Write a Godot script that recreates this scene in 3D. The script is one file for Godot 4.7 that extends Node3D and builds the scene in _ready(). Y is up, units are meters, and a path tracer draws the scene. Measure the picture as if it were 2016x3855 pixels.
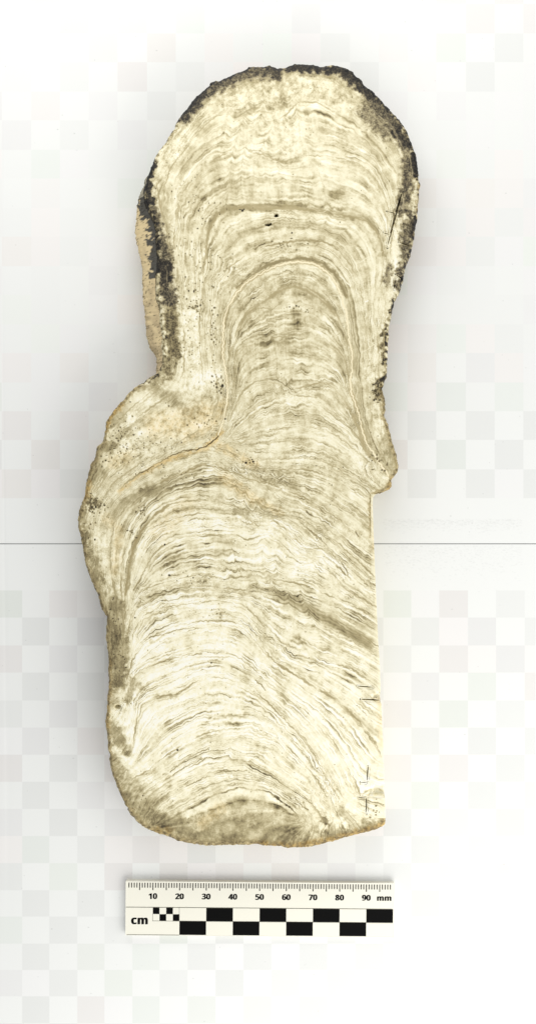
extends Node3D
# A sawn slab of banded stone with a photo scale under it, on two printed sheets of paper, seen from straight above.
# Plan positions were measured in photo pixels: 10 pixels are 1 mm on the paper; x runs right, z towards the lower edge.

const CX := 1008.0
const CY := 1927.5
const CAM_H := 0.4133          # camera height over the paper
const SLAB_H := 0.015          # thickness of the stone slab
const SCALE_H := 0.0022        # thickness of the photo scale
const KP := 0.0001             # metres per pixel on the paper
const KS := 0.0001 * (0.4133 - 0.015) / 0.4133     # on the cut face
const KR := 0.0001 * (0.4133 - 0.0022) / 0.4133    # on the photo scale

# face texture frame (photo pixels)
const FX0 := 280.0
const FY0 := 225.0
const FW := 1320.0
const FH := 2990.0
const TS := 1.5                # pixels per texel

# coarse grid for the growth fields
const GX0 := 250.0
const GY0 := 195.0
const GC := 10.0
const GNX := 138
const GNY := 306

var outline := PackedVector2Array()
var rim := PackedVector2Array()          # outline resampled and roughened
var rim_sawn := PackedFloat32Array()
var fv := PackedFloat32Array()           # growth value
var fu := PackedFloat32Array()           # distance along the bands
var fg := PackedFloat32Array()           # how fast the growth value rises, per pixel
var fd := PackedFloat32Array()           # distance to the edge
var na := FastNoiseLite.new()
var nb := FastNoiseLite.new()
var nc := FastNoiseLite.new()
var nf := FastNoiseLite.new()
var face_mat: StandardMaterial3D


func _ready() -> void:
	set_camera_and_light()
	set_noise()
	build_table()
	build_papers()
	build_slab()
	build_photo_scale()


func set_camera_and_light() -> void:
	var cam := Camera3D.new()
	cam.name = "camera"
	cam.fov = 50.0
	cam.near = 0.01
	cam.far = 20.0
	cam.position = Vector3(0, CAM_H, 0)
	cam.rotation = Vector3(-PI / 2, 0, 0)
	add_child(cam)
	var env := Environment.new()
	env.background_mode = Environment.BG_COLOR
	env.background_color = Color(0.965, 0.975, 0.98)
	env.background_energy_multiplier = 0.54
	env.tonemap_mode = Environment.TONE_MAPPER_LINEAR
	env.tonemap_exposure = 1.0
	env.sdfgi_enabled = true
	env.ssao_enabled = true
	env.ssil_enabled = true
	var we := WorldEnvironment.new()
	we.name = "world_environment"
	we.environment = env
	add_child(we)
	area_light("lamp_light", Vector3(-0.05, 0.2, -0.40), Vector2(0.40, 0.25), 0.130, Color(1.0, 0.99, 0.965), Vector3(0, 0, -0.15))
	area_light("lamp_light", Vector3(0.14, 0.2, 0.40), Vector2(0.40, 0.25), 0.138, Color(1.0, 0.99, 0.965), Vector3(0, 0, 0.15))
	area_light("lamp_light", Vector3(0.36, 0.2, 0.16), Vector2(0.25, 0.25), 0.05, Color(1.0, 0.99, 0.965), Vector3(0, 0, 0.05))


func area_light(called: String, at: Vector3, size: Vector2, energy: float, col: Color, aim: Vector3) -> void:
	var l := AreaLight3D.new()
	l.name = numbered(called, self)
	l.area_size = size
	l.light_energy = energy
	l.light_color = col
	l.shadow_enabled = true
	l.area_range = 6.0
	l.area_attenuation = 2.0
	add_child(l, true)
	l.look_at_from_position(at, aim, Vector3.UP)


func set_noise() -> void:
	var k := 11
	for n in [na, nb, nc, nf]:
		n.seed = k
		k += 17
		n.noise_type = FastNoiseLite.TYPE_SIMPLEX_SMOOTH
		n.fractal_type = FastNoiseLite.FRACTAL_NONE
		n.frequency = 1.0
	nf.fractal_type = FastNoiseLite.FRACTAL_FBM
	nf.fractal_octaves = 4


func put(mesh: Mesh, called: String, mat: Material, parent: Node) -> MeshInstance3D:
	var m := MeshInstance3D.new()
	m.name = numbered(called, parent)
	m.mesh = mesh
	m.material_override = mat
	parent.add_child(m, true)
	return m


func numbered(called: String, parent: Node) -> String:
	if not parent.has_node(NodePath(called)): return called
	var k := 1
	while parent.has_node(NodePath("%s_%03d" % [called, k])): k += 1
	return "%s_%03d" % [called, k]


func thing(called: String, label: String, category: String) -> Node3D:
	var o := Node3D.new()
	o.name = numbered(called, self)
	add_child(o, true)
	o.set_meta("label", label)
	o.set_meta("category", category)
	o.set_meta("kind", "thing")
	return o


func plain(col: Color, rough: float, spec := 0.5) -> StandardMaterial3D:
	var m := StandardMaterial3D.new()
	m.albedo_color = col
	m.roughness = rough
	m.metallic_specular = spec
	return m


func ss(a: float, b: float, x: float) -> float:
	var t := clampf((x - a) / (b - a), 0.0, 1.0)
	return t * t * (3.0 - 2.0 * t)


# ---------------------------------------------------------------- table and paper

func build_table() -> void:
	var b := BoxMesh.new()
	b.size = Vector3(1.3, 0.03, 1.0)
	var t := put(b, "table_top", plain(Color(0.36, 0.37, 0.38), 0.6), self)
	t.position.y = -0.0152
	t.set_meta("kind", "structure")


func build_papers() -> void:
	var seam := (2047.3 - CY) * KP
	var gap := 0.00027
	var up := paper_sheet(Rect2(-0.196, seam - 0.297, 0.42, 0.297 - gap * 0.5), true)
	up.set_meta("label", "upper white paper sheet with very faint grey checks, above the seam")
	var lo := paper_sheet(Rect2(-0.203, seam + gap * 0.5, 0.42, 0.297), false)
	lo.set_meta("label", "lower white paper sheet with clearer grey checks, under the photo scale")


func paper_sheet(r: Rect2, upper: bool) -> MeshInstance3D:
	# one sheet 0.18 mm thick, a grid so that it can lie a little unevenly, with a soft crease near the left
	var nx := 210
	var nz := 60
	var xs := PackedFloat32Array()
	for i in nx + 1:
		xs.append(r.position.x + r.size.x * i / nx)
	var crease := (18.0 - CX) * KP
	for k in [-0.0006, -0.00025, 0.0, 0.00025, 0.0006]:
		xs.append(crease + k)
	xs.sort()
	var st := SurfaceTool.new()
	st.begin(Mesh.PRIMITIVE_TRIANGLES)
	st.set_smooth_group(0)
	var w := xs.size()
	for j in nz + 1:
		var z := r.position.y + r.size.y * j / nz
		for i in w:
			var x := xs[i]
			var dc: float = absf(x - crease - (z - 0.01) * 0.008)
			var y: float = 0.00018 - 0.00007 * maxf(0.0, 1.0 - dc / 0.0006)
			st.set_uv(Vector2((x - r.position.x) / r.size.x, (z - r.position.y) / r.size.y))
			st.add_vertex(Vector3(x, y, z))
	for j in nz:
		for i in w - 1:
			var a := j * w + i
			for k in [a, a + 1, a + w + 1, a, a + w + 1, a + w]:
				st.add_index(k)
	# edges down to the table
	var base := (nz + 1) * w
	var ring := PackedInt32Array()
	for i in w: ring.append(i)
	for j in range(1, nz + 1): ring.append(j * w + w - 1)
	for i in range(w - 2, -1, -1): ring.append(nz * w + i)
	for j in range(nz - 1, 0, -1): ring.append(j * w)
	for k in ring:
		var x := xs[k % w]
		var z := r.position.y + r.size.y * (k / w) / nz
		st.set_uv(Vector2((x - r.position.x) / r.size.x, (z - r.position.y) / r.size.y))
		st.add_vertex(Vector3(x, -0.0001, z))
	var n := ring.size()
	for k in ring:      # the top edge again, so that the sheet's face keeps its own shading
		var x := xs[k % w]
		var z := r.position.y + r.size.y * (k / w) / nz
		st.set_uv(Vector2((x - r.position.x) / r.size.x, (z - r.position.y) / r.size.y))
		st.add_vertex(Vector3(x, 0.000179, z))
	for k in n:
		var k2 := (k + 1) % n
		for q in [base + n + k, base + k, base + n + k2, base + n + k2, base + k, base + k2]:
			st.add_index(q)
	st.generate_normals()
	var mat := plain(Color.WHITE, 0.75, 0.35)
	mat.albedo_texture = paper_print(r, upper)
	var m := put(st.commit(), "paper_sheet", mat, self)
	m.set_meta("category", "paper sheet")
	m.set_meta("group", "printed paper sheets under the stone slab")
	return m


func paper_print(r: Rect2, upper: bool) -> ImageTexture:
	# a faint check print, with an unprinted strip along the seam
	var iw := 1400
	var ih := 990
	var paper := Color(0.925, 0.928, 0.925)
	var img := Image.create(iw, ih, false, Image.FORMAT_RGB8)
	img.fill(paper)
	var rng := RandomNumberGenerator.new()
	rng.seed = 5 if upper else 9
	var sx := iw / r.size.x * KP
	var sy := ih / r.size.y * KP
	var ox := CX + r.position.x / KP
	var oy := CY + r.position.y / KP
	for j in range(-12, 20):
		for i in range(-12, 26):
			var x0: float
			var x1: float
			var y0: float
			var y1: float
			var strength: float
			if upper:
				x0 = 119.0 + 108.85 * i
				x1 = x0 + 108.85
				y0 = 128.0 + 109.36 * j
				y1 = y0 + 109.36
				if y1 > 1885.0: continue
				var soft := nf.get_noise_2d(i * 0.21 + 4.0, j * 0.23)
				strength = clampf(0.35 + soft * 1.1, 0.08, 0.8)
				if x0 > 1380.0 and y0 > 1500.0: strength = 0.95
				elif x0 < 700.0 and y0 < 500.0: strength = clampf(0.55 + soft, 0.25, 0.9)
				elif x0 < 350.0 and y0 > 1450.0: strength = clampf(0.5 + soft, 0.2, 0.9)
				elif y0 > 480.0 and y0 < 1300.0: strength *= 0.55
			else:
				x0 = 86.0 + 103.0 * i + 0.1 * i * absf(i)
				x1 = 86.0 + 103.0 * (i + 1) + 0.1 * (i + 1) * absf(i + 1)
				y0 = 2223.0 + 104.2 * j - 0.15 * j * absf(j)
				y1 = 2223.0 + 104.2 * (j + 1) - 0.15 * (j + 1) * absf(j + 1)
				if j < 0: continue
				strength = clampf(0.95 + nf.get_noise_2d(i * 0.25, j * 0.25 + 30.0) * 0.5, 0.4, 1.15)
			var grey := (posmod(i + j, 2) == 0) == upper
			var c := paper
			if grey:
				c = paper.darkened(0.038 * strength)
				var tint := rng.randf()
				if tint < 0.18: c = c * Color(1.008, 0.996, 0.994)
				elif tint < 0.36: c = c * Color(0.994, 1.003, 0.992)
			else:
				c = paper.darkened(rng.randf() * 0.007)
				if rng.randf() < 0.12: c = c * Color(1.003, 0.992, 0.992)
			var a := Vector2((x0 - ox) * sx, (y0 - oy) * sy)
			var b := Vector2((x1 - ox) * sx, (y1 - oy) * sy)
			if b.x < 0 or b.y < 0 or a.x > iw or a.y > ih: continue
			img.fill_rect(Rect2i(int(a.x), int(a.y), int(b.x) - int(a.x), int(b.y) - int(a.y)), c)
	# dust and faint smudges beside the seam
	for k in 260:
		var x := rng.randf() * 2016.0
		var y := rng.randf() * 3855.0
		var px := int((x - ox) * sx)
		var py := int((y - oy) * sy)
		if px < 1 or py < 1 or px > iw - 3 or py > ih - 3: continue
		var c := img.get_pixel(px, py).darkened(rng.randf_range(0.02, 0.12))
		img.set_pixel(px, py, c)
		if rng.randf() < 0.3: img.set_pixel(px + 1, py, c.lightened(0.05))
	for k in 900:
		var x := rng.randf_range(1440.0, 1960.0)
		var y := (1955.0 + absf(rng.randfn(0.0, 22.0))) if upper else (2052.0 + absf(rng.randfn(0.0, 60.0)))
		var px := int((x - ox) * sx)
		var py := int((y - oy) * sy)
		if px < 1 or py < 1 or px > iw - 4 or py > ih - 3: continue
		img.fill_rect(Rect2i(px, py, rng.randi_range(1, 3), 1), img.get_pixel(px, py).darkened(rng.randf_range(0.004, 0.022)))
	img.generate_mipmaps()
	return ImageTexture.create_from_image(img)


# ---------------------------------------------------------------- the slab: outline

func trace_outline() -> void:
	# clockwise from the upper left shoulder; the sawn straight side is the stretch from SAWN_A to SAWN_B
	outline = PackedVector2Array([
		Vector2(567, 630), Vector2(576, 606), Vector2(587, 582), Vector2(600, 564), Vector2(618, 542), Vector2(631, 517), Vector2(645, 497), Vector2(657, 482), Vector2(661, 464), Vector2(669, 448), Vector2(678, 435), Vector2(694, 415), Vector2(714, 391), Vector2(736, 363), Vector2(756, 347), Vector2(767, 334), Vector2(789, 322), Vector2(790, 308), Vector2(811, 299), Vector2(822, 304), Vector2(841, 295), Vector2(863, 283), Vector2(882, 276), Vector2(897, 270), Vector2(915, 263), Vector2(923, 259), Vector2(937, 248), Vector2(956, 247), Vector2(982, 249), Vector2(1004, 246), Vector2(1014, 243), Vector2(1023, 247), Vector2(1036, 250), Vector2(1043, 255), Vector2(1067, 252), Vector2(1086, 246), Vector2(1103, 240), Vector2(1127, 237), Vector2(1153, 240), Vector2(1175, 240), Vector2(1190, 245), Vector2(1211, 249), Vector2(1232, 243), Vector2(1250, 240), Vector2(1276, 246), Vector2(1298, 252), Vector2(1313, 259), Vector2(1328, 267), Vector2(1332, 276), Vector2(1347, 289), Vector2(1363, 300), Vector2(1367, 313), Vector2(1380, 328), Vector2(1395, 334), Vector2(1410, 348), Vector2(1425, 365), Vector2(1447, 389), Vector2(1469, 412), Vector2(1491, 436), Vector2(1500, 445), Vector2(1515, 465), Vector2(1530, 489), Vector2(1541, 522), Vector2(1554, 548), Vector2(1563, 576), Vector2(1569, 604), Vector2(1574, 638), Vector2(1575, 658), Vector2(1574, 675), Vector2(1580, 691), Vector2(1579, 716), Vector2(1579, 743), Vector2(1575, 762), Vector2(1574, 790), Vector2(1569, 838), Vector2(1564, 886), Vector2(1557, 914), Vector2(1550, 953), Vector2(1541, 970), Vector2(1527, 1009), Vector2(1520, 1047), Vector2(1510, 1082), Vector2(1496, 1113), Vector2(1485, 1131), Vector2(1478, 1166), Vector2(1471, 1194), Vector2(1464, 1229), Vector2(1462, 1264), Vector2(1459, 1320), Vector2(1457, 1360), Vector2(1456, 1418), Vector2(1449, 1426), Vector2(1444, 1435), Vector2(1443, 1450), Vector2(1438, 1461), Vector2(1440, 1482), Vector2(1448, 1504), Vector2(1449, 1536), Vector2(1446, 1563), Vector2(1457, 1593), Vector2(1465, 1625), Vector2(1478, 1670), Vector2(1491, 1709), Vector2(1495, 1734), Vector2(1498, 1756), Vector2(1496, 1777), Vector2(1484, 1794), Vector2(1472, 1803), Vector2(1472, 1832), Vector2(1467, 1843)])
	outline.append_array(PackedVector2Array([
		Vector2(1446, 1850), Vector2(1420, 1858), Vector2(1407, 1866), Vector2(1402, 1874), Vector2(1401, 1900), Vector2(1406, 2044), Vector2(1414, 2230), Vector2(1422, 2416), Vector2(1428, 2500), Vector2(1431, 2593), Vector2(1430, 2640), Vector2(1434, 2651), Vector2(1437, 2733), Vector2(1442, 2826), Vector2(1444, 2919), Vector2(1448, 3007), Vector2(1449, 3035), Vector2(1450, 3077), Vector2(1450, 3106), Vector2(1439, 3118), Vector2(1408, 3131), Vector2(1372, 3139), Vector2(1335, 3149), Vector2(1294, 3160), Vector2(1242, 3175), Vector2(1211, 3183), Vector2(1174, 3191), Vector2(1153, 3196), Vector2(1112, 3196), Vector2(1081, 3199), Vector2(1055, 3191), Vector2(992, 3188), Vector2(972, 3183), Vector2(951, 3183), Vector2(930, 3188), Vector2(888, 3186), Vector2(842, 3186), Vector2(800, 3188), Vector2(771, 3190), Vector2(727, 3182), Vector2(682, 3174), Vector2(661, 3168), Vector2(638, 3158), Vector2(620, 3150), Vector2(602, 3147), Vector2(584, 3139), Vector2(560, 3130), Vector2(543, 3121), Vector2(519, 3103), Vector2(498, 3082), Vector2(483, 3064), Vector2(476, 3052), Vector2(477, 3044), Vector2(462, 3014), Vector2(450, 2987), Vector2(440, 2963), Vector2(433, 2943), Vector2(422, 2915), Vector2(415, 2892), Vector2(412, 2868), Vector2(412, 2839), Vector2(404, 2816), Vector2(405, 2781), Vector2(398, 2732), Vector2(396, 2718), Vector2(403, 2664), Vector2(405, 2618), Vector2(410, 2571), Vector2(410, 2557), Vector2(404, 2536), Vector2(408, 2501), Vector2(409, 2466), Vector2(403, 2448), Vector2(402, 2424), Vector2(398, 2390), Vector2(398, 2359), Vector2(402, 2324), Vector2(394, 2312), Vector2(380, 2294), Vector2(372, 2259), Vector2(368, 2238), Vector2(355, 2219), Vector2(345, 2191), Vector2(336, 2168), Vector2(324, 2131), Vector2(318, 2103), Vector2(313, 2075), Vector2(308, 2047), Vector2(301, 2010), Vector2(295, 1986), Vector2(292, 1958), Vector2(296, 1926), Vector2(301, 1905), Vector2(310, 1884), Vector2(316, 1870), Vector2(320, 1840), Vector2(324, 1815), Vector2(333, 1781), Vector2(342, 1745), Vector2(357, 1721), Vector2(364, 1686), Vector2(369, 1677), Vector2(387, 1663), Vector2(390, 1647), Vector2(396, 1617), Vector2(398, 1588), Vector2(413, 1564), Vector2(428, 1543), Vector2(452, 1516), Vector2(476, 1490), Vector2(502, 1460), Vector2(538, 1439), Vector2(562, 1421), Vector2(583, 1408), Vector2(597, 1396), Vector2(609, 1375), Vector2(611, 1341), Vector2(606, 1299), Vector2(609, 1264), Vector2(600, 1211), Vector2(601, 1159), Vector2(586, 1124), Vector2(585, 1061), Vector2(590, 1005), Vector2(594, 967), Vector2(586, 914), Vector2(587, 866), Vector2(581, 838), Vector2(560, 799), Vector2(545, 757), Vector2(541, 722), Vector2(550, 690), Vector2(557, 662)]))


func make_rim() -> void:
	var n := outline.size()
	var run := 0.0
	for i in n:
		var a := outline[i]
		var b := outline[(i + 1) % n]
		var sawn: bool = a.x > 1400 and a.y > 1862 and b.y < 3080
		var d := (b - a).normalized()
		var out := Vector2(d.y, -d.x)
		var len := a.distance_to(b)
		var steps := maxi(1, int(round(len / 3.0)))
		for k in steps:
			var t := float(k) / steps
			var p := a.lerp(b, t)
			var s := run + len * t
			var r := nf.get_noise_2d(s * 0.030, 7.0) * 3.4 + na.get_noise_2d(s * 0.14, 3.0) * 1.5
			if sawn: r *= 0.12
			rim.append(p + out * r)
			rim_sawn.append(1.0 if sawn else 0.0)
		run += len


# ---------------------------------------------------------------- the slab: growth fields

func growth_lines() -> Array:
	# [growth value, points]: bands followed with the eye from the foot of the column up to its crown
	var g := []
	g.append([0.6, PackedVector2Array([Vector2(600, 3110), Vector2(690, 3060), Vector2(800, 3000), Vector2(900, 2965), Vector2(1000, 2980), Vector2(1080, 3030), Vector2(1140, 3090)])])
	g.append([2.0, PackedVector2Array([Vector2(540, 2990), Vector2(636, 2927), Vector2(782, 2855), Vector2(907, 2862), Vector2(1031, 2917), Vector2(1135, 2990), Vector2(1187, 3040), Vector2(1230, 3110)])])
	g.append([3.0, PackedVector2Array([Vector2(500, 2930), Vector2(560, 2900), Vector2(616, 2850), Vector2(700, 2795), Vector2(760, 2765), Vector2(823, 2748), Vector2(927, 2740), Vector2(1000, 2756), Vector2(1062, 2790), Vector2(1135, 2865), Vector2(1197, 2940), Vector2(1250, 3040)])])
	g.append([4.0, PackedVector2Array([Vector2(500, 2800), Vector2(513, 2720), Vector2(523, 2650), Vector2(584, 2622), Vector2(661, 2615), Vector2(739, 2564), Vector2(786, 2549), Vector2(850, 2551), Vector2(902, 2575), Vector2(960, 2605), Vector2(1010, 2645), Vector2(1050, 2690), Vector2(1110, 2750), Vector2(1180, 2840), Vector2(1240, 2940), Vector2(1290, 3040)])])
	g.append([5.0, PackedVector2Array([Vector2(478, 2640), Vector2(498, 2556), Vector2(530, 2522), Vector2(562, 2508), Vector2(627, 2485), Vector2(700, 2463), Vector2(773, 2457), Vector2(872, 2461), Vector2(915, 2485), Vector2(954, 2520), Vector2(1010, 2570), Vector2(1073, 2615), Vector2(1135, 2665), Vector2(1200, 2725), Vector2(1264, 2805), Vector2(1320, 2900), Vector2(1360, 3000)])])
	g.append([6.0, PackedVector2Array([Vector2(478, 2560), Vector2(500, 2480), Vector2(545, 2422), Vector2(601, 2392), Vector2(687, 2358), Vector2(747, 2338), Vector2(850, 2336), Vector2(915, 2352), Vector2(960, 2400), Vector2(1000, 2455), Vector2(1041, 2499), Vector2(1135, 2553), Vector2(1206, 2597), Vector2(1264, 2630), Vector2(1318, 2680), Vector2(1362, 2730), Vector2(1411, 2800), Vector2(1440, 2860)])])
	g.append([7.0, PackedVector2Array([Vector2(482, 2460), Vector2(506, 2375), Vector2(541, 2315), Vector2(601, 2289), Vector2(687, 2276), Vector2(808, 2259), Vector2(915, 2276), Vector2(963, 2320), Vector2(1001, 2370), Vector2(1059, 2419), Vector2(1099, 2446), Vector2(1162, 2464), Vector2(1229, 2490), Vector2(1318, 2515), Vector2(1400, 2570), Vector2(1440, 2620)])])
	g.append([8.0, PackedVector2Array([Vector2(478, 2400), Vector2(490, 2330), Vector2(512, 2275), Vector2(562, 2246), Vector2(623, 2226), Vector2(683, 2212), Vector2(774, 2204), Vector2(850, 2216), Vector2(948, 2222), Vector2(1028, 2240), Vector2(1099, 2265), Vector2(1162, 2280), Vector2(1229, 2315), Vector2(1295, 2352), Vector2(1384, 2405), Vector2(1430, 2440)])])
	g.append([9.0, PackedVector2Array([Vector2(498, 2270), Vector2(532, 2225), Vector2(603, 2196), Vector2(673, 2180), Vector2(739, 2165), Vector2(800, 2170), Vector2(850, 2176), Vector2(926, 2170), Vector2(984, 2176), Vector2(1064, 2186), Vector2(1117, 2195), Vector2(1162, 2206), Vector2(1233, 2240), Vector2(1295, 2270), Vector2(1367, 2300), Vector2(1425, 2345)])])
	g.append([10.0, PackedVector2Array([Vector2(492, 2240), Vector2(522, 2190), Vector2(542, 2150), Vector2(572, 2094), Vector2(593, 2069), Vector2(623, 2049), Vector2(683, 2024), Vector2(825, 2013), Vector2(900, 2016), Vector2(930, 2032), Vector2(975, 2018), Vector2(1006, 2010), Vector2(1055, 2040), Vector2(1099, 2085), Vector2(1135, 2112), Vector2(1180, 2100), Vector2(1220, 2134), Vector2(1273, 2185), Vector2(1322, 2226), Vector2(1376, 2262), Vector2(1420, 2290)])])
	g.append([11.0, PackedVector2Array([Vector2(485, 2300), Vector2(487, 2230), Vector2(490, 2165), Vector2(507, 2104), Vector2(532, 2039), Vector2(567, 1993), Vector2(623, 1963), Vector2(673, 1948), Vector2(739, 1933), Vector2(825, 1933), Vector2(905, 1938), Vector2(930, 1950), Vector2(971, 1980), Vector2(992, 1966), Vector2(1028, 1960), Vector2(1064, 1984), Vector2(1099, 2020), Vector2(1126, 2044), Vector2(1162, 2068), Vector2(1206, 2064), Vector2(1251, 2100), Vector2(1295, 2146), Vector2(1340, 2186), Vector2(1410, 2240)])])
	g.append([12.0, PackedVector2Array([Vector2(470, 2330), Vector2(472, 2230), Vector2(487, 2110), Vector2(502, 2054), Vector2(532, 1993), Vector2(582, 1933), Vector2(633, 1900), Vector2(700, 1885), Vector2(790, 1885), Vector2(860, 1898), Vector2(917, 1915), Vector2(984, 1933), Vector2(1060, 1942), Vector2(1099, 1952), Vector2(1135, 1974), Vector2(1188, 2014), Vector2(1233, 2056), Vector2(1273, 2096), Vector2(1322, 2148), Vector2(1376, 2195), Vector2(1409, 2218)])])
	g.append([12.6, PackedVector2Array([Vector2(462, 2480), Vector2(466, 2360), Vector2(455, 2200), Vector2(465, 2090), Vector2(500, 1990), Vector2(560, 1900), Vector2(623, 1850), Vector2(694, 1822), Vector2(825, 1805), Vector2(890, 1832), Vector2(946, 1872), Vector2(1000, 1910), Vector2(1060, 1924), Vector2(1130, 1945), Vector2(1200, 1984), Vector2(1290, 2060), Vector2(1350, 2115), Vector2(1408, 2170)])])
	g.append([13.5, PackedVector2Array([Vector2(440, 2600), Vector2(448, 2400), Vector2(440, 2260), Vector2(418, 2150), Vector2(415, 2050), Vector2(430, 1970), Vector2(471, 1910), Vector2(537, 1852), Vector2(603, 1812), Vector2(683, 1776), Vector2(759, 1746), Vector2(850, 1765), Vector2(939, 1799), Vector2(1006, 1817), Vector2(1073, 1842), Vector2(1162, 1882), Vector2(1229, 1926), Vector2(1295, 1970), Vector2(1340, 2006), Vector2(1407, 2071)])])
	g.append([15.0, PackedVector2Array([Vector2(414, 2560), Vector2(412, 2400), Vector2(395, 2300), Vector2(372, 2200), Vector2(365, 2120), Vector2(365, 2044), Vector2(376, 1963), Vector2(396, 1902), Vector2(421, 1867), Vector2(471, 1822), Vector2(522, 1786), Vector2(603, 1751), Vector2(643, 1721), Vector2(704, 1695), Vector2(780, 1680), Vector2(850, 1695), Vector2(920, 1738), Vector2(980, 1764), Vector2(1060, 1768), Vector2(1130, 1766), Vector2(1188, 1777), Vector2(1264, 1808), Vector2(1318, 1838), Vector2(1400, 1892)])])
	g.append([16.0, PackedVector2Array([Vector2(862, 1676), Vector2(910, 1706), Vector2(960, 1730), Vector2(1060, 1728), Vector2(1140, 1722), Vector2(1200, 1732), Vector2(1270, 1762), Vector2(1340, 1796), Vector2(1420, 1846)])])
	g.append([17.0, PackedVector2Array([Vector2(858, 1655), Vector2(900, 1655), Vector2(954, 1632), Vector2(1017, 1620), Vector2(1114, 1606), Vector2(1210, 1612), Vector2(1270, 1642), Vector2(1330, 1692), Vector2(1390, 1740)])])
	g.append([18.0, PackedVector2Array([Vector2(858, 1628), Vector2(877, 1608), Vector2(935, 1557), Vector2(974, 1528), Vector2(1032, 1504), Vector2(1109, 1490), Vector2(1186, 1495), Vector2(1234, 1528), Vector2(1263, 1562), Vector2(1307, 1595), Vector2(1345, 1645), Vector2(1379, 1690)])])
	g.append([19.0, PackedVector2Array([Vector2(860, 1590), Vector2(880, 1540), Vector2(911, 1475), Vector2(959, 1437), Vector2(1022, 1425), Vector2(1070, 1442), Vector2(1109, 1463), Vector2(1157, 1452), Vector2(1210, 1440), Vector2(1253, 1446), Vector2(1290, 1490), Vector2(1321, 1550), Vector2(1355, 1625)])])
	g.append([20.0, PackedVector2Array([Vector2(866, 1530), Vector2(876, 1450), Vector2(877, 1392), Vector2(888, 1325), Vector2(918, 1291), Vector2(964, 1277), Vector2(1019, 1268), Vector2(1102, 1268), Vector2(1162, 1254), Vector2(1222, 1281), Vector2(1272, 1318), Vector2(1300, 1360), Vector2(1310, 1420), Vector2(1322, 1490), Vector2(1345, 1580)])])
	g.append([21.0, PackedVector2Array([Vector2(860, 1480), Vector2(862, 1400), Vector2(868, 1330), Vector2(893, 1235), Vector2(930, 1171), Vector2(987, 1130), Vector2(1024, 1102), Vector2(1075, 1074), Vector2(1107, 1066), Vector2(1148, 1079), Vector2(1194, 1107), Vector2(1231, 1138), Vector2(1268, 1186), Vector2(1292, 1236), Vector2(1305, 1300), Vector2(1314, 1380)])])
	g.append([22.0, vein_line()])
	g.append([23.0, PackedVector2Array([Vector2(340, 2080), Vector2(345, 1980), Vector2(375, 1890), Vector2(430, 1815), Vector2(540, 1735), Vector2(640, 1680), Vector2(740, 1625), Vector2(800, 1570), Vector2(822, 1500), Vector2(815, 1420), Vector2(797, 1340), Vector2(792, 1250), Vector2(797, 1150), Vector2(820, 1065), Vector2(864, 1005), Vector2(913, 970), Vector2(968, 945), Vector2(1010, 925), Vector2(1074, 910), Vector2(1148, 902), Vector2(1208, 906), Vector2(1252, 920), Vector2(1285, 950), Vector2(1320, 1000), Vector2(1350, 1060), Vector2(1365, 1150), Vector2(1375, 1250), Vector2(1383, 1350), Vector2(1375, 1430), Vector2(1385, 1500), Vector2(1400, 1580), Vector2(1420, 1660), Vector2(1450, 1740), Vector2(1475, 1785)])])
	g.append([24.0, PackedVector2Array([Vector2(318, 2040), Vector2(322, 1960), Vector2(350, 1870), Vector2(410, 1775), Vector2(510, 1690), Vector2(620, 1620), Vector2(720, 1550), Vector2(765, 1470), Vector2(760, 1390), Vector2(750, 1300), Vector2(750, 1200), Vector2(760, 1100), Vector2(768, 993), Vector2(772, 934), Vector2(779, 882), Vector2(792, 838), Vector2(814, 804), Vector2(850, 782), Vector2(894, 773), Vector2(968, 776), Vector2(1074, 774), Vector2(1167, 784), Vector2(1260, 798), Vector2(1334, 813), Vector2(1382, 828), Vector2(1412, 860), Vector2(1432, 902), Vector2(1440, 950), Vector2(1436, 1050), Vector2(1422, 1150), Vector2(1418, 1250), Vector2(1426, 1350), Vector2(1418, 1440), Vector2(1428, 1520), Vector2(1442, 1600), Vector2(1465, 1690), Vector2(1485, 1750)])])
	g.append([25.0, PackedVector2Array([Vector2(305, 1900), Vector2(328, 1800), Vector2(385, 1700), Vector2(460, 1615), Vector2(560, 1540), Vector2(650, 1480), Vector2(692, 1400), Vector2(694, 1300), Vector2(690, 1200), Vector2(675, 1100), Vector2(664, 1000), Vector2(655, 900), Vector2(662, 800), Vector2(690, 720), Vector2(745, 645), Vector2(820, 590), Vector2(900, 565), Vector2(980, 580), Vector2(1060, 610), Vector2(1150, 585), Vector2(1250, 590), Vector2(1340, 612), Vector2(1400, 655), Vector2(1440, 720), Vector2(1465, 800), Vector2(1472, 900), Vector2(1462, 1000), Vector2(1450, 1120), Vector2(1442, 1250), Vector2(1446, 1380)])])
	g.append([26.0, PackedVector2Array([Vector2(345, 1740), Vector2(410, 1620), Vector2(500, 1530), Vector2(590, 1455), Vector2(640, 1380), Vector2(645, 1280), Vector2(638, 1180), Vector2(630, 1080), Vector2(622, 950), Vector2(605, 820), Vector2(610, 720), Vector2(645, 630), Vector2(710, 545), Vector2(770, 470), Vector2(820, 435), Vector2(900, 425), Vector2(970, 405), Vector2(1015, 410), Vector2(1045, 450), Vector2(1080, 430), Vector2(1120, 385), Vector2(1190, 385), Vector2(1270, 430), Vector2(1350, 480), Vector2(1430, 560), Vector2(1490, 650), Vector2(1515, 740), Vector2(1515, 850)])])
	g.append([27.0, PackedVector2Array([Vector2(575, 640), Vector2(650, 510), Vector2(740, 400), Vector2(850, 330), Vector2(960, 290), Vector2(1040, 300), Vector2(1130, 280), Vector2(1260, 290), Vector2(1370, 370), Vector2(1470, 470), Vector2(1540, 590), Vector2(1555, 700)])])
	return g


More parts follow.
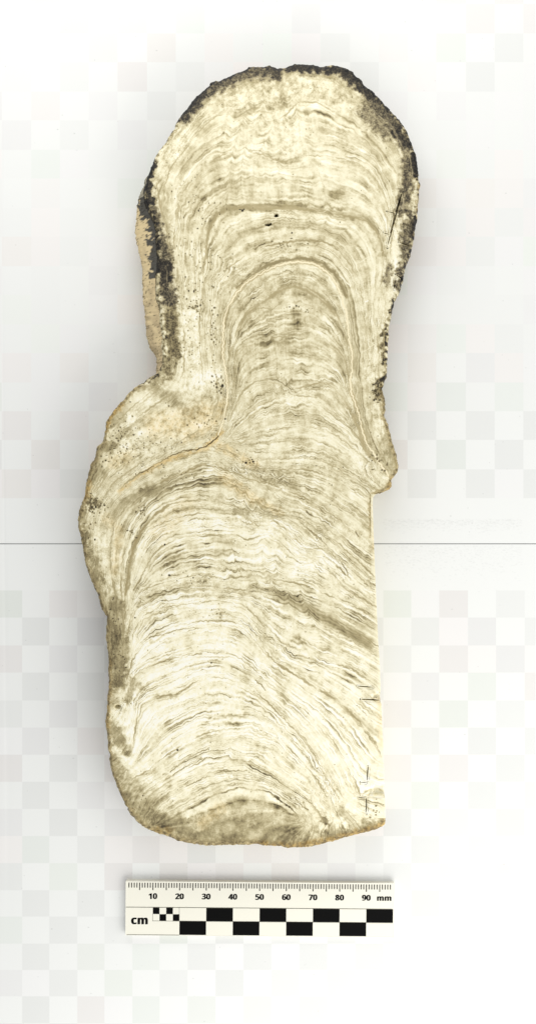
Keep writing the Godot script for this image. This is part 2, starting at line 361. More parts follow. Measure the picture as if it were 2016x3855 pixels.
func vein_line() -> PackedVector2Array:
	return PackedVector2Array([Vector2(820, 1640), Vector2(838, 1590), Vector2(852, 1530), Vector2(857, 1470), Vector2(850, 1400), Vector2(838, 1340), Vector2(840, 1260), Vector2(844, 1200), Vector2(860, 1150), Vector2(885, 1110), Vector2(925, 1065), Vector2(970, 1035), Vector2(1030, 1005), Vector2(1080, 990), Vector2(1130, 986), Vector2(1165, 990), Vector2(1200, 1003), Vector2(1240, 1033), Vector2(1268, 1075), Vector2(1286, 1120), Vector2(1300, 1170), Vector2(1308, 1230), Vector2(1314, 1290), Vector2(1325, 1340), Vector2(1323, 1400), Vector2(1316, 1430), Vector2(1322, 1480), Vector2(1336, 1520), Vector2(1352, 1570), Vector2(1362, 1620), Vector2(1376, 1670), Vector2(1405, 1705), Vector2(1432, 1750), Vector2(1462, 1790)])


func solve_fields() -> void:
	var n := GNX * GNY
	fv.resize(n)
	fu.resize(n)
	fd.resize(n)
	fg.resize(n)
	var fixed := PackedFloat32Array()
	var count := PackedFloat32Array()
	fixed.resize(n)
	count.resize(n)
	for line in growth_lines():
		var val: float = line[0]
		var pts: PackedVector2Array = line[1]
		for i in pts.size() - 1:
			var len := pts[i].distance_to(pts[i + 1])
			var steps := int(len / 3.0) + 1
			for k in steps:
				var p := pts[i].lerp(pts[i + 1], float(k) / steps)
				var gx := int(round((p.x - GX0) / GC))
				var gy := int(round((p.y - GY0) / GC))
				if gx < 0 or gy < 0 or gx >= GNX or gy >= GNY: continue
				fixed[gy * GNX + gx] += val
				count[gy * GNX + gx] += 1.0
	# start from the nearest line below or beside, by sweeps
	for i in n:
		fv[i] = fixed[i] / count[i] if count[i] > 0.0 else -1.0
	var order := [range(n), range(n - 1, -1, -1)]
	for pass_ in 3:
		for o in order:
			for i in o:
				if fv[i] >= 0.0: continue
				var s := 0.0
				var c := 0.0
				for q in [i - 1, i + 1, i - GNX, i + GNX]:
					if q >= 0 and q < n and fv[q] >= 0.0:
						s += fv[q]
						c += 1.0
				if c > 0.0: fv[i] = s / c
	relax(fv, count, PackedFloat32Array(), 150, 1.88)
	blur(fv, 2)
	# distance along the bands
	var tx := PackedFloat32Array()
	var ty := PackedFloat32Array()
	tx.resize(n)
	ty.resize(n)
	for y in GNY:
		for x in GNX:
			var i := y * GNX + x
			var gx := fv[y * GNX + mini(x + 1, GNX - 1)] - fv[y * GNX + maxi(x - 1, 0)]
			var gy := fv[mini(y + 1, GNY - 1) * GNX + x] - fv[maxi(y - 1, 0) * GNX + x]
			var l := sqrt(gx * gx + gy * gy) + 0.02
			fg[i] = clampf((l - 0.02) / (2.0 * GC), 0.002, 0.08)
			tx[i] = -gy / l
			ty[i] = gx / l
			fu[i] = GX0 + x * GC
	var src := PackedFloat32Array()
	src.resize(n)
	for y in range(1, GNY - 1):
		for x in range(1, GNX - 1):
			var i := y * GNX + x
			src[i] = 0.5 * GC * (tx[i + 1] - tx[i - 1] + ty[i + GNX] - ty[i - GNX])
	relax(fu, PackedFloat32Array(), src, 150, 1.9)
	# distance to the edge, by two chamfer sweeps
	fd.fill(9999.0)
	for p in rim:
		var gx := int(round((p.x - GX0) / GC))
		var gy := int(round((p.y - GY0) / GC))
		var i := gy * GNX + gx
		fd[i] = minf(fd[i], Vector2(GX0 + gx * GC, GY0 + gy * GC).distance_to(p))
	for y in range(1, GNY):
		for x in range(1, GNX - 1):
			var i := y * GNX + x
			fd[i] = minf(minf(fd[i], fd[i - 1] + 10.0), minf(fd[i - GNX] + 10.0, minf(fd[i - GNX - 1], fd[i - GNX + 1]) + 14.1))
	for y in range(GNY - 2, -1, -1):
		for x in range(GNX - 2, 0, -1):
			var i := y * GNX + x
			fd[i] = minf(minf(fd[i], fd[i + 1] + 10.0), minf(fd[i + GNX] + 10.0, minf(fd[i + GNX - 1], fd[i + GNX + 1]) + 14.1))
	blur(fd, 3)


func relax(f: PackedFloat32Array, hold: PackedFloat32Array, src: PackedFloat32Array, times: int, w: float) -> void:
	var held := hold.size() > 0
	var sourced := src.size() > 0
	for it in times:
		for y in GNY:
			var up := GNX if y > 0 else -GNX
			var dn := GNX if y < GNY - 1 else -GNX
			var row := y * GNX
			for x in GNX:
				var i := row + x
				if held and hold[i] > 0.0: continue
				var l := i - 1 if x > 0 else i + 1
				var r := i + 1 if x < GNX - 1 else i - 1
				var t := 0.25 * (f[l] + f[r] + f[i - up] + f[i + dn])
				if sourced: t -= 0.25 * src[i]
				f[i] += w * (t - f[i])


func blur(f: PackedFloat32Array, times: int) -> void:
	for it in times:
		var c := f.duplicate()
		for y in range(1, GNY - 1):
			for x in range(1, GNX - 1):
				var i := y * GNX + x
				f[i] = 0.5 * c[i] + 0.125 * (c[i - 1] + c[i + 1] + c[i - GNX] + c[i + GNX])


func at(f: PackedFloat32Array, x: float, y: float) -> float:
	var gx := clampf((x - GX0) / GC, 0.0, GNX - 1.01)
	var gy := clampf((y - GY0) / GC, 0.0, GNY - 1.01)
	var ix := int(gx)
	var iy := int(gy)
	var a := gx - ix
	var b := gy - iy
	var i := iy * GNX + ix
	return lerpf(lerpf(f[i], f[i + 1], a), lerpf(f[i + GNX], f[i + GNX + 1], a), b)


# ---------------------------------------------------------------- the slab: what its cut face is made of

func strokes(list: Array) -> PackedFloat32Array:
	# soft patches of one mineral on the coarse grid: [width, strength, points]
	var f := PackedFloat32Array()
	f.resize(GNX * GNY)
	for s in list:
		var w: float = s[0]
		var k: float = s[1]
		var pts: PackedVector2Array = PackedVector2Array(s[2])
		if pts.size() == 1: pts.append(pts[0] + Vector2(1, 1))
		var box := Rect2(pts[0], Vector2.ZERO)
		for p in pts: box = box.expand(p)
		box = box.grow(w * 1.8 + 10.0)
		var x0 := clampi(int((box.position.x - GX0) / GC), 0, GNX - 1)
		var x1 := clampi(int((box.end.x - GX0) / GC), 0, GNX - 1)
		var y0 := clampi(int((box.position.y - GY0) / GC), 0, GNY - 1)
		var y1 := clampi(int((box.end.y - GY0) / GC), 0, GNY - 1)
		for y in range(y0, y1 + 1):
			for x in range(x0, x1 + 1):
				var p := Vector2(GX0 + x * GC, GY0 + y * GC)
				var d := 1e9
				for i in pts.size() - 1:
					d = minf(d, p.distance_to(Geometry2D.get_closest_point_to_segment(p, pts[i], pts[i + 1])))
				var m := k * (1.0 - ss(w * 0.35, w * 1.5, d))
				var q := y * GNX + x
				f[q] = maxf(f[q], m)
	return f


func v2(a: Array) -> Array:
	var o := []
	for i in range(0, a.size(), 2): o.append(Vector2(a[i], a[i + 1]))
	return o


func dark_crust() -> PackedFloat32Array:
	return strokes([
		[34, 1.0, v2([690, 430, 725, 390, 760, 352])], [28, 0.8, v2([765, 350, 850, 305, 930, 270])], [26, 0.8, v2([935, 268, 1040, 275])], [14, 0.9, v2([1035, 255, 1036, 290])], [20, 1.2, v2([1090, 252, 1200, 258, 1295, 268])],
		[26, 1.1, v2([1300, 275, 1350, 315, 1395, 355])], [34, 0.8, v2([1395, 360, 1440, 420, 1480, 470])], [28, 0.55, v2([1370, 420, 1450, 500])], [28, 1.0, v2([1480, 480, 1530, 545])], [20, 1.3, v2([1556, 590, 1566, 648])], [24, 0.75, v2([1535, 600, 1530, 680, 1520, 760])],
		[18, 0.8, v2([1505, 790, 1545, 805])], [24, 0.72, v2([1535, 850, 1525, 960])], [12, 0.95, v2([1558, 830, 1556, 880])], [16, 0.75, v2([1512, 1000, 1500, 1080])], [8, 0.9, v2([1480, 1125, 1470, 1180])], [11, 0.8, v2([1448, 1230, 1440, 1330, 1450, 1370])],
		[15, 0.65, v2([1465, 995, 1455, 1060])], [9, 1.1, v2([1440, 1425, 1408, 1440])], [6, 1.1, v2([1449, 1500, 1446, 1530])], [14, 0.6, v2([1425, 1460, 1425, 1500])], [15, 0.5, v2([1440, 1640, 1446, 1665])], [26, 0.45, v2([1450, 1660, 1470, 1770])], [30, 0.4, v2([380, 1700, 330, 1850])], [22, 0.4, v2([640, 1500, 730, 1560])], [20, 0.4, v2([420, 1640, 470, 1550])],
		[13, 1.3, v2([578, 610, 560, 665])], [17, 1.2, v2([557, 690, 562, 760])], [18, 0.75, v2([580, 790, 602, 860])], [26, 0.85, v2([605, 900, 622, 960])], [26, 1.2, v2([605, 990, 630, 1010, 620, 1050])], [32, 0.85, v2([625, 1090, 640, 1140])], [28, 0.72, v2([640, 1190, 645, 1260, 655, 1330])], [24, 0.6, v2([640, 1340, 630, 1400])], [26, 0.45, v2([540, 1460, 600, 1430])], [24, 0.42, v2([470, 1530, 430, 1600])], [26, 0.42, v2([600, 1480, 660, 1500])], [18, 0.6, v2([605, 1400, 590, 1415])],
		[22, 0.62, v2([430, 1675, 375, 1700, 340, 1800])], [16, 0.42, v2([440, 1650, 530, 1590])], [15, 0.8, v2([335, 1890, 370, 1900])], [15, 0.62, v2([312, 1930, 325, 2050])], [26, 0.65, v2([345, 2090, 385, 2260])], [20, 0.45, v2([400, 1760, 340, 1850])], [18, 0.5, v2([470, 1900, 540, 1860, 620, 1830])], [44, 0.7, v2([425, 2280, 445, 2450, 440, 2560])], [24, 0.42, v2([432, 2560, 425, 2640])],
		[15, 0.6, v2([500, 2560, 480, 2640])], [14, 0.55, v2([520, 2580, 540, 2590])], [34, 0.65, v2([420, 2740, 450, 2790])], [50, 0.5, v2([480, 2950, 560, 3020])], [50, 0.45, v2([800, 3110, 1000, 3100, 1150, 3110])], [20, 0.6, v2([455, 2770, 480, 2830])], [26, 0.62, v2([430, 2860, 450, 2950, 500, 3040])], [44, 0.46, v2([500, 3020, 600, 3090, 720, 3140])], [30, 0.45, v2([560, 2980, 610, 3010])],
		[46, 0.62, v2([560, 3075, 700, 3125])], [36, 0.6, v2([700, 3150, 900, 3155, 1150, 3160])], [30, 0.55, v2([860, 3105, 1000, 3120, 1120, 3125])], [40, 0.5, v2([440, 2900, 480, 2980, 560, 3040])], [26, 0.55, v2([1150, 3165, 1300, 3130, 1400, 3105])],
		[36, 0.42, v2([900, 3130, 1000, 3110, 1100, 3150])], [15, 0.75, v2([1218, 3080, 1240, 3100])], [12, 0.6, v2([620, 3165, 800, 3178, 1000, 3172, 1150, 3178])], [20, 0.4, v2([1280, 3050, 1340, 3110])],
	])


func taupe_bands() -> PackedFloat32Array:
	return strokes([
		[13, 0.75, v2([850, 785, 930, 776, 1010, 785, 1074, 778, 1167, 790, 1260, 803, 1334, 818, 1386, 832, 1412, 862, 1434, 908, 1440, 960])], [9, 0.5, v2([850, 785, 810, 812, 790, 850, 778, 930])], [9, 0.9, v2([930, 1045, 1000, 1005, 1060, 983, 1130, 972, 1200, 984, 1260, 1030, 1300, 1100])],
		[18, 0.5, v2([1318, 1120, 1342, 1300, 1345, 1450, 1362, 1550, 1390, 1660, 1430, 1730])], [14, 0.4, v2([1340, 1560, 1365, 1650, 1400, 1720])], [24, 0.88, v2([1040, 2238, 1099, 2262, 1162, 2290, 1229, 2325, 1295, 2362, 1384, 2418])], [14, 0.55, v2([948, 2212, 1040, 2232])], [10, 0.7, v2([562, 2248, 623, 2228, 683, 2212])], [10, 0.5, v2([1130, 2235, 1160, 2240])],
		[16, 0.55, v2([890, 1928, 935, 1922])], [9, 0.5, v2([650, 1925, 740, 1915, 900, 1925])], [12, 0.7, v2([560, 1950, 510, 2040, 488, 2130, 474, 2220])], [16, 0.5, v2([480, 1880, 560, 1850, 650, 1812, 760, 1770])], [24, 0.45, v2([430, 1930, 480, 1890])], [12, 0.55, v2([990, 1800, 1060, 1812, 1110, 1828])], [10, 0.5, v2([930, 1910, 1010, 1935, 1090, 1945])],
		[10, 0.6, v2([1020, 1120, 1075, 1090, 1110, 1080, 1190, 1110, 1260, 1172])], [14, 0.5, v2([893, 1260, 930, 1185, 1000, 1138])], [16, 0.95, v2([1108, 1165, 1120, 1225])], [18, 0.4, v2([1280, 1320, 1300, 1400])], [14, 0.45, v2([885, 1330, 890, 1440])], [18, 0.4, v2([870, 1500, 900, 1440])], [12, 0.45, v2([960, 1290, 1100, 1285, 1220, 1300])],
		[18, 0.6, v2([1245, 738, 1275, 728])], [16, 0.5, v2([745, 510, 810, 470])], [10, 0.5, v2([880, 440, 960, 420, 1020, 410])], [14, 0.45, v2([1055, 300, 1060, 420])], [11, 0.5, v2([1190, 430, 1270, 445, 1350, 470])], [22, 0.4, v2([1380, 520, 1440, 600])], [20, 0.3, v2([1290, 330, 1310, 380])], [14, 0.35, v2([1420, 640, 1480, 700])],
		[14, 0.4, v2([610, 680, 620, 800, 640, 950, 665, 1050])], [16, 0.35, v2([720, 560, 690, 640])], [14, 0.35, v2([870, 320, 960, 310])], [14, 0.3, v2([800, 900, 790, 1000])], [20, 0.3, v2([1000, 830, 1160, 850, 1300, 900])],
		[10, 0.7, v2([640, 2330, 660, 2325])], [18, 0.45, v2([705, 2390, 710, 2430])], [18, 0.45, v2([935, 2470, 925, 2560])], [10, 0.65, v2([590, 2622, 670, 2618])], [6, 0.85, v2([760, 2725, 800, 2703, 850, 2695, 930, 2690])], [5, 0.8, v2([740, 2778, 790, 2762])], [8, 0.6, v2([785, 2775, 795, 2780])], [10, 0.4, v2([850, 2720, 900, 2730])],
		[13, 0.55, v2([1040, 2540, 1060, 2600, 1075, 2640])], [12, 0.45, v2([1080, 2500, 1200, 2580, 1300, 2665, 1400, 2755])], [12, 0.7, v2([1118, 2398, 1145, 2430])], [9, 0.6, v2([1340, 2690, 1425, 2770])], [12, 0.4, v2([1190, 2930, 1270, 3070])], [7, 0.7, v2([622, 2915, 640, 2935, 640, 2955, 620, 2960])], [10, 0.4, v2([570, 2905, 590, 2910])], [22, 0.4, v2([1080, 3000, 1100, 3030])],
		[14, 0.4, v2([1350, 2340, 1420, 2360])], [12, 0.4, v2([1290, 2200, 1400, 2270])], [16, 0.45, v2([800, 2020, 900, 2060])], [14, 0.4, v2([620, 2100, 760, 2090, 880, 2080])], [16, 0.4, v2([960, 2330, 990, 2400, 1040, 2470])], [14, 0.3, v2([530, 2350, 640, 2300])], [18, 0.35, v2([870, 3000, 900, 3010])], [22, 0.45, v2([840, 1560, 780, 1490])],
	])


func ochre_stain() -> PackedFloat32Array:
	return strokes([
		[16, 0.5, v2([830, 1680, 900, 1720, 960, 1752])], [10, 1.0, v2([835, 1620, 815, 1650, 770, 1688])], [7, 0.85, v2([520, 1792, 640, 1730, 770, 1690])], [7, 0.75, v2([450, 1850, 520, 1795])], [50, 0.42, v2([590, 1600, 700, 1590, 770, 1560])], [20, 0.4, v2([700, 1650, 800, 1600, 840, 1520])], [13, 0.8, v2([326, 1870, 334, 1820])], [8, 0.9, v2([398, 1620, 410, 1580, 460, 1520])],
		[22, 0.45, v2([840, 1800, 900, 1840, 950, 1880])], [14, 0.4, v2([960, 1880, 1050, 1930])], [24, 0.35, v2([760, 3100, 830, 3040])], [14, 0.65, v2([590, 3125, 640, 3125])], [8, 0.6, v2([408, 2480, 404, 2600, 402, 2740])], [10, 0.8, v2([960, 3178, 1100, 3185, 1250, 3160, 1445, 3105])], [12, 0.5, v2([1475, 1810, 1465, 1835])], [4, 0.9, v2([1578, 695, 1572, 790, 1560, 880])], [18, 0.3, v2([400, 1950, 450, 2000, 430, 2150])],
		[18, 0.35, v2([1430, 2640, 1440, 2800])], [10, 0.4, v2([1410, 1900, 1412, 2100])], [30, 0.3, v2([430, 1740, 480, 1720])], [40, 0.2, v2([600, 2000, 700, 1900])],
	])


func white_patches() -> PackedFloat32Array:
	return strokes([
		[26, 0.5, v2([690, 500, 650, 600])], [22, 0.5, v2([830, 420, 900, 400])], [24, 0.5, v2([1080, 340, 1180, 330])], [40, 0.35, v2([1090, 460, 1110, 560])], [22, 0.4, v2([900, 560, 960, 620])], [34, 0.5, v2([710, 1180, 720, 1320, 730, 1420])], [40, 0.75, v2([740, 1440, 800, 1410])], [22, 0.7, v2([460, 1600, 510, 1560])], [7, 1.0, v2([592, 845, 594, 885])], [10, 0.5, v2([590, 740, 600, 760])],
		[36, 0.6, v2([1120, 2150, 1170, 2140])], [26, 0.5, v2([1310, 2000, 1390, 2060])], [50, 0.35, v2([640, 2540, 800, 2540])], [60, 0.45, v2([580, 2700, 720, 2660, 880, 2620])], [40, 0.35, v2([820, 2400, 850, 2420])], [36, 0.4, v2([1050, 2380, 1090, 2360])], [26, 0.5, v2([700, 2270, 800, 2280])], [20, 0.6, v2([960, 2010, 1020, 1990])], [20, 0.5, v2([700, 1970, 900, 1960])], [30, 0.35, v2([1090, 2800, 1150, 2860])],
		[24, 0.5, v2([1060, 1500, 1180, 1505])], [26, 0.5, v2([1310, 1690, 1370, 1760])], [20, 0.45, v2([940, 1240, 960, 1300])], [16, 0.5, v2([1040, 1110, 1080, 1105])], [18, 0.5, v2([1210, 1240, 1260, 1260])], [10, 0.8, v2([1450, 395, 1480, 430])], [8, 0.9, v2([1505, 465, 1535, 515])], [9, 0.9, v2([1566, 690, 1562, 760, 1552, 800])], [9, 0.7, v2([1500, 800, 1498, 960])], [7, 0.9, v2([1496, 985, 1478, 1090, 1462, 1190])], [16, 0.5, v2([1380, 1350, 1400, 1440])],
		[12, 0.9, v2([655, 2805, 668, 2850])], [14, 0.7, v2([560, 2890, 600, 3000])], [18, 0.6, v2([455, 2210, 465, 2200])], [12, 0.7, v2([355, 2165, 400, 2180])], [9, 0.8, v2([1448, 1560, 1455, 1600])], [20, 0.4, v2([1395, 2960, 1400, 3060])], [40, 0.3, v2([900, 2800, 1000, 2830])], [14, 0.5, v2([745, 2130, 860, 2150])],
	])


func ramp_table() -> PackedVector3Array:
	var stops := [[-0.1, Vector3(26, 24, 22)], [0.1, Vector3(62, 56, 44)], [0.3, Vector3(118, 106, 76)], [0.5, Vector3(173, 160, 121)], [0.7, Vector3(217, 206, 169)], [0.87, Vector3(243, 235, 203)], [1.0, Vector3(253, 246, 218)], [1.2, Vector3(255, 253, 242)]]
	var t := PackedVector3Array()
	for i in 261:
		var x := -0.1 + i * 0.005
		var k := 0
		while k < stops.size() - 2 and x > stops[k + 1][0]: k += 1
		var a: Vector3 = stops[k][1]
		var b: Vector3 = stops[k + 1][1]
		var c := a.lerp(b, clampf((x - stops[k][0]) / (stops[k + 1][0] - stops[k][0]), 0.0, 1.0))
		# base colour of the mineral: a little under what the eye sees in full light
		t.append(Vector3(pow(c.x / 255.0, 2.2), pow(c.y / 255.0, 2.2), pow(c.z / 255.0, 2.2)) * 0.93)
	return t


func face_texture() -> ImageTexture:
	var iw := int(FW / TS)
	var ih := int(FH / TS)
	var crust := dark_crust()
	var taupe := taupe_bands()
	var ochre := ochre_stain()
	var white := white_patches()
	var calm := strokes([[75, 1.0, v2([440, 1680, 560, 1640, 680, 1590, 770, 1540])], [40, 0.9, v2([780, 1480, 800, 1420])], [40, 0.8, v2([720, 1150, 720, 1400])], [60, 0.6, v2([560, 1480, 700, 1480])], [60, 0.75, v2([850, 350, 1000, 340, 1250, 340, 1400, 430])], [50, 0.7, v2([1050, 420, 1100, 560])], [50, 0.7, v2([670, 520, 620, 640])], [40, 0.7, v2([1420, 1500, 1450, 1700])], [50, 0.6, v2([380, 1990, 420, 2120])], [40, 0.7, v2([440, 2250, 440, 2600])], [70, 0.8, v2([440, 2760, 480, 2940, 620, 3100, 900, 3140, 1150, 3130])], [30, 0.6, v2([1340, 1450, 1400, 1400])], [34, 1.1, v2([1450, 1720, 1462, 1800])]])
	var ramp := ramp_table()
	var basev := PackedFloat32Array([0.80, 0.84, 0.89, 0.93, 0.96, 0.97, 0.96, 0.92, 0.82, 0.86, 0.89, 0.90, 0.79, 0.77, 0.79, 0.76, 0.79, 0.80, 0.78, 0.78, 0.77, 0.74, 0.76, 0.77, 0.77, 0.83, 0.80, 0.72, 0.65, 0.65])
	var tone := PackedFloat32Array()
	var tint := PackedFloat32Array()
	var cold := PackedFloat32Array()
	tone.resize(iw * ih)
	tint.resize(iw * ih)
	cold.resize(iw * ih)
	for j in ih:
		var y := FY0 + (j + 0.5) * TS
		for i in iw:
			var x := FX0 + (i + 0.5) * TS
			if at(fd, x, y) > 14.0 and not inside_row(x, j): continue
			var wx := na.get_noise_2d(x * 0.03, y * 0.03) * 5.0
			var wy := nb.get_noise_2d(x * 0.03, y * 0.03) * 5.0
			var v := at(fv, x + wx * 0.6, y + wy * 0.6)
			var u := at(fu, x, y)
			# scalloped growth fronts: little domes side by side with cusps between them
			var gm := at(fg, x, y)
			var cell := u / 52.0 + 1.1 * nb.get_noise_2d(u * 0.006, v * 0.35)
			var cusp := absf(sin(cell * PI))
			var cell2 := u / 15.0 + 1.4 * na.get_noise_2d(u * 0.02, v * 0.8)
			var cusp2 := absf(sin(cell2 * PI))
			var lobed := clampf(0.35 + 1.3 * nc.get_noise_2d(u * 0.004 + 9.0, v * 0.22), 0.0, 1.0)
			var crown := ss(24.2, 25.2, v)
			lobed = maxf(lobed, 0.85 * crown)
			var lobed2 := clampf(0.2 + 1.4 * nc.get_noise_2d(u * 0.009 + 39.0, v * 0.4), 0.0, 1.0)
			# each little column of growth is a bit ahead of or behind its neighbours
			var ahead := na.get_noise_2d(floor(cell) * 13.7, v * 0.9) * 7.0 * lobed + nb.get_noise_2d(floor(cell2) * 9.3, v * 2.2) * 1.8 * (0.3 + 0.7 * lobed2)
			var vv := v + gm * (ahead + (cusp - 0.6) * (11.0 + 9.0 * crown) * lobed + (cusp2 - 0.6) * 4.0 * lobed2 + 4.0 * nc.get_noise_2d(u * 0.03, v * 2.0) + 1.3 * nb.get_noise_2d(u * 0.12, v * 5.0))
			var wide := nb.get_noise_2d(vv * 1.5, u * 0.0022)
			var mid := na.get_noise_2d(vv * 3.6, u * 0.0026)
			var fine := nc.get_noise_2d(vv * 7.6, u * 0.0040)
			var hair := nb.get_noise_2d(vv * 15.0 + 40.0, u * 0.0065)
			var clear := clampf(0.65 + 1.2 * nf.get_noise_2d(x * 0.0085 + 3.0, y * 0.0085), 0.2, 1.2)
			var fibre := na.get_noise_2d(u * 0.13, v * 2.4 + 20.0)
			var column := nb.get_noise_2d(u * 0.034 + 5.0, v * 0.8)
			var blot := nf.get_noise_2d(x * 0.016, y * 0.016)
			var grain := nf.get_noise_2d(x * 0.13, y * 0.13)
			var clump := nf.get_noise_2d(x * 0.042 + 60.0, y * 0.042)
			var iv := clampf(v, 0.0, 28.0)
			var k := int(iv)
			var t := lerpf(basev[k], basev[k + 1], iv - k)
			var pale := ss(12.5, 8.5, v)
			var still := at(calm, x, y)
			clear *= (0.74 + 0.26 * ss(16.0, 13.0, v)) * (1.0 - 0.85 * still)
			t += 0.05 * still
			t += (0.05 * wide + (0.08 - 0.035 * pale) * mid) * (1.0 - 0.7 * still) + (0.20 * fine + 0.24 * hair) * clear + 0.03 * fibre + 0.05 * column + (0.15 + 0.10 * still) * blot + (0.08 + 0.06 * still) * grain + (0.09 + 0.12 * still) * clump
			# thin dark laminae
			var lam := 1.0 - absf(na.get_noise_2d(vv * 4.6 + 70.0, u * 0.0016)) * 11.0
			if lam > 0.0: t -= lam * (0.12 + 0.15 * pale) * clear * clampf(0.5 + 1.9 * nc.get_noise_2d(u * 0.010, v * 3.0), 0.0, 1.4)
			var lam2 := 1.0 - absf(nc.get_noise_2d(vv * 7.3 + 15.0, u * 0.0020)) * 8.0
			if lam2 > 0.0: t -= lam2 * 0.15 * clear * clampf(0.4 + 1.8 * nb.get_noise_2d(u * 0.014, v * 4.0), 0.0, 1.3)
			var lam3 := 1.0 - absf(nb.get_noise_2d(vv * 9.5 + 115.0, u * 0.0016)) * 7.0
			if lam3 > 0.0: t -= lam3 * (0.07 + 0.15 * pale) * clear
			# the dark cusps between the domes
			t -= 0.15 * ss(0.26, 0.0, cusp) * lobed * clampf(0.3 + 1.5 * blot, 0.0, 1.0)
			t = 0.83 + (t - 0.82) * (1.26 + 0.12 * pale)
			# patches, with ragged borders
			var rx := nf.get_noise_2d(x * 0.030 + 50.0, y * 0.030) * 26.0
			var ry := nf.get_noise_2d(x * 0.030, y * 0.030 + 90.0) * 26.0
			var rag := nf.get_noise_2d(x * 0.048 + 11.0, y * 0.048)
			var mw := at(white, x + rx, y + ry)
			if mw > 0.0: t += 0.20 * ss(0.05, 0.95, mw + 0.5 * rag + 0.3 * grain) * minf(1.0, mw * 1.6)
			var mt := at(taupe, x + rx * 0.45 , y + ry * 0.45)
			if mt > 0.0: t = lerpf(t, 0.40 + 0.20 * fine + 0.16 * hair + 0.08 * fibre + 0.14 * rag, 0.92 * clampf(mt + 0.30 * rag * mt, 0.0, 1.0))
			var mk := at(crust, x + rx * 0.8, y + ry * 0.8)
			var cool := 0.0
			if mk > 0.0:
				var m := clampf(mk * (1.2 + 0.8 * rag + 0.25 * grain), 0.0, 1.1) if y < 1450.0 else clampf(mk * (1.15 + 0.45 * rag), 0.0, 1.1)
				if y < 1450.0: t = lerpf(t, 0.24 - 0.19 * ss(0.55, 1.15, mk) + (0.42 * grain + 0.22 * rag + 0.25 * clump) * (1.2 - 0.5 * mk), clampf(m * 1.1, 0.0, 0.97))
				else: t = lerpf(t, 0.50 - 0.22 * mk + 0.30 * nf.get_noise_2d(x * 0.011 + 7.0, y * 0.011) + 0.07 * rag + 0.08 * fibre + 0.12 * hair + 0.05 * grain, clampf(m * 1.2, 0.0, 0.86))
				cool = m if y < 1150.0 else m * 0.12
			var d := at(fd, x, y)
			# weathered skin: a thin darker line along the rough edge
			if not (x > 1395.0 and y > 1860.0 and y < 3080.0):
				var e := 1.0 - ss(3.0, (13.0 if y < 1450.0 else 20.0) + (14.0 if y > 3040.0 else 0.0) + 20.0 * maxf(0.0, rag + 0.2), d)
				if y < 1450.0: t -= e * (0.45 + 0.4 * rag)
				else: t = lerpf(t, minf(t, 0.40 + 0.35 * rag + 0.15 * grain), 0.85 * ss(0.0, 0.6, e))
				if y > 1450.0: tint[j * iw + i] += e * 0.35
			else:
				t = lerpf(t, 0.92, 0.7 * (1.0 - ss(3.0, 22.0, d)))
			tone[j * iw + i] = t
			tint[j * iw + i] += at(ochre, x + rx * 0.5, y + ry * 0.5) * (0.8 + 0.7 * rag)
			cold[j * iw + i] = cool
	face_lines(tone, tint, iw, ih)
	var bytes := PackedByteArray()
	bytes.resize(iw * ih * 3)
	for q in iw * ih:
		var c := ramp[clampi(int((tone[q] + 0.1) * 200.0), 0, 260)]
		var o := clampf(tint[q], 0.0, 1.0)
		if o > 0.0: c = c * Vector3(1.0, 1.0 - 0.20 * o, 1.0 - 0.52 * o)
		var b := clampf(cold[q], 0.0, 1.0)
		if b > 0.0:
			var g := c.x * 0.3 + c.y * 0.6 + c.z * 0.1
			c = c.lerp(Vector3(g, g * 0.97, g * 0.97), 0.2 * b)
		bytes[q * 3] = srgb(c.x)
		bytes[q * 3 + 1] = srgb(c.y)
		bytes[q * 3 + 2] = srgb(c.z)
	# open laminae, cracks and pores lie a little lower than the rest of the cut
	var low := PackedByteArray()
	low.resize(iw * ih)
	for q in iw * ih: low[q] = clampi(int(90.0 + 150.0 * clampf(tone[q], 0.0, 1.05)), 0, 255)
	var bump := Image.create_from_data(iw, ih, false, Image.FORMAT_L8, low)
	bump.convert(Image.FORMAT_RGBA8)
	bump.bump_map_to_normal_map(2.5)
	face_mat.normal_enabled = true
	face_mat.normal_scale = 1.0
	face_mat.normal_texture = ImageTexture.create_from_image(bump)
	var img := Image.create_from_data(iw, ih, false, Image.FORMAT_RGB8, bytes)
	img.generate_mipmaps()
	return ImageTexture.create_from_image(img)


func srgb(x: float) -> int:
	return clampi(int((1.055 * pow(maxf(x, 0.0031), 0.41667) - 0.055) * 255.0 + 0.5), 0, 255)


var row_cache := {}

func inside_row(x: float, j: int) -> bool:
	if not row_cache.has(j): row_cache[j] = crossings(FY0 + (j + 0.5) * TS)
	var n := 0
	for c in row_cache[j]:
		if c < x: n += 1
	return n % 2 == 1


func crossings(y: float) -> PackedFloat32Array:
	var o := PackedFloat32Array()
	var n := rim.size()
	for i in n:
		var a := rim[i]
		var b := rim[(i + 1) % n]
		if (a.y <= y) != (b.y <= y): o.append(a.x + (b.x - a.x) * (y - a.y) / (b.y - a.y))
	o.sort()
	return o


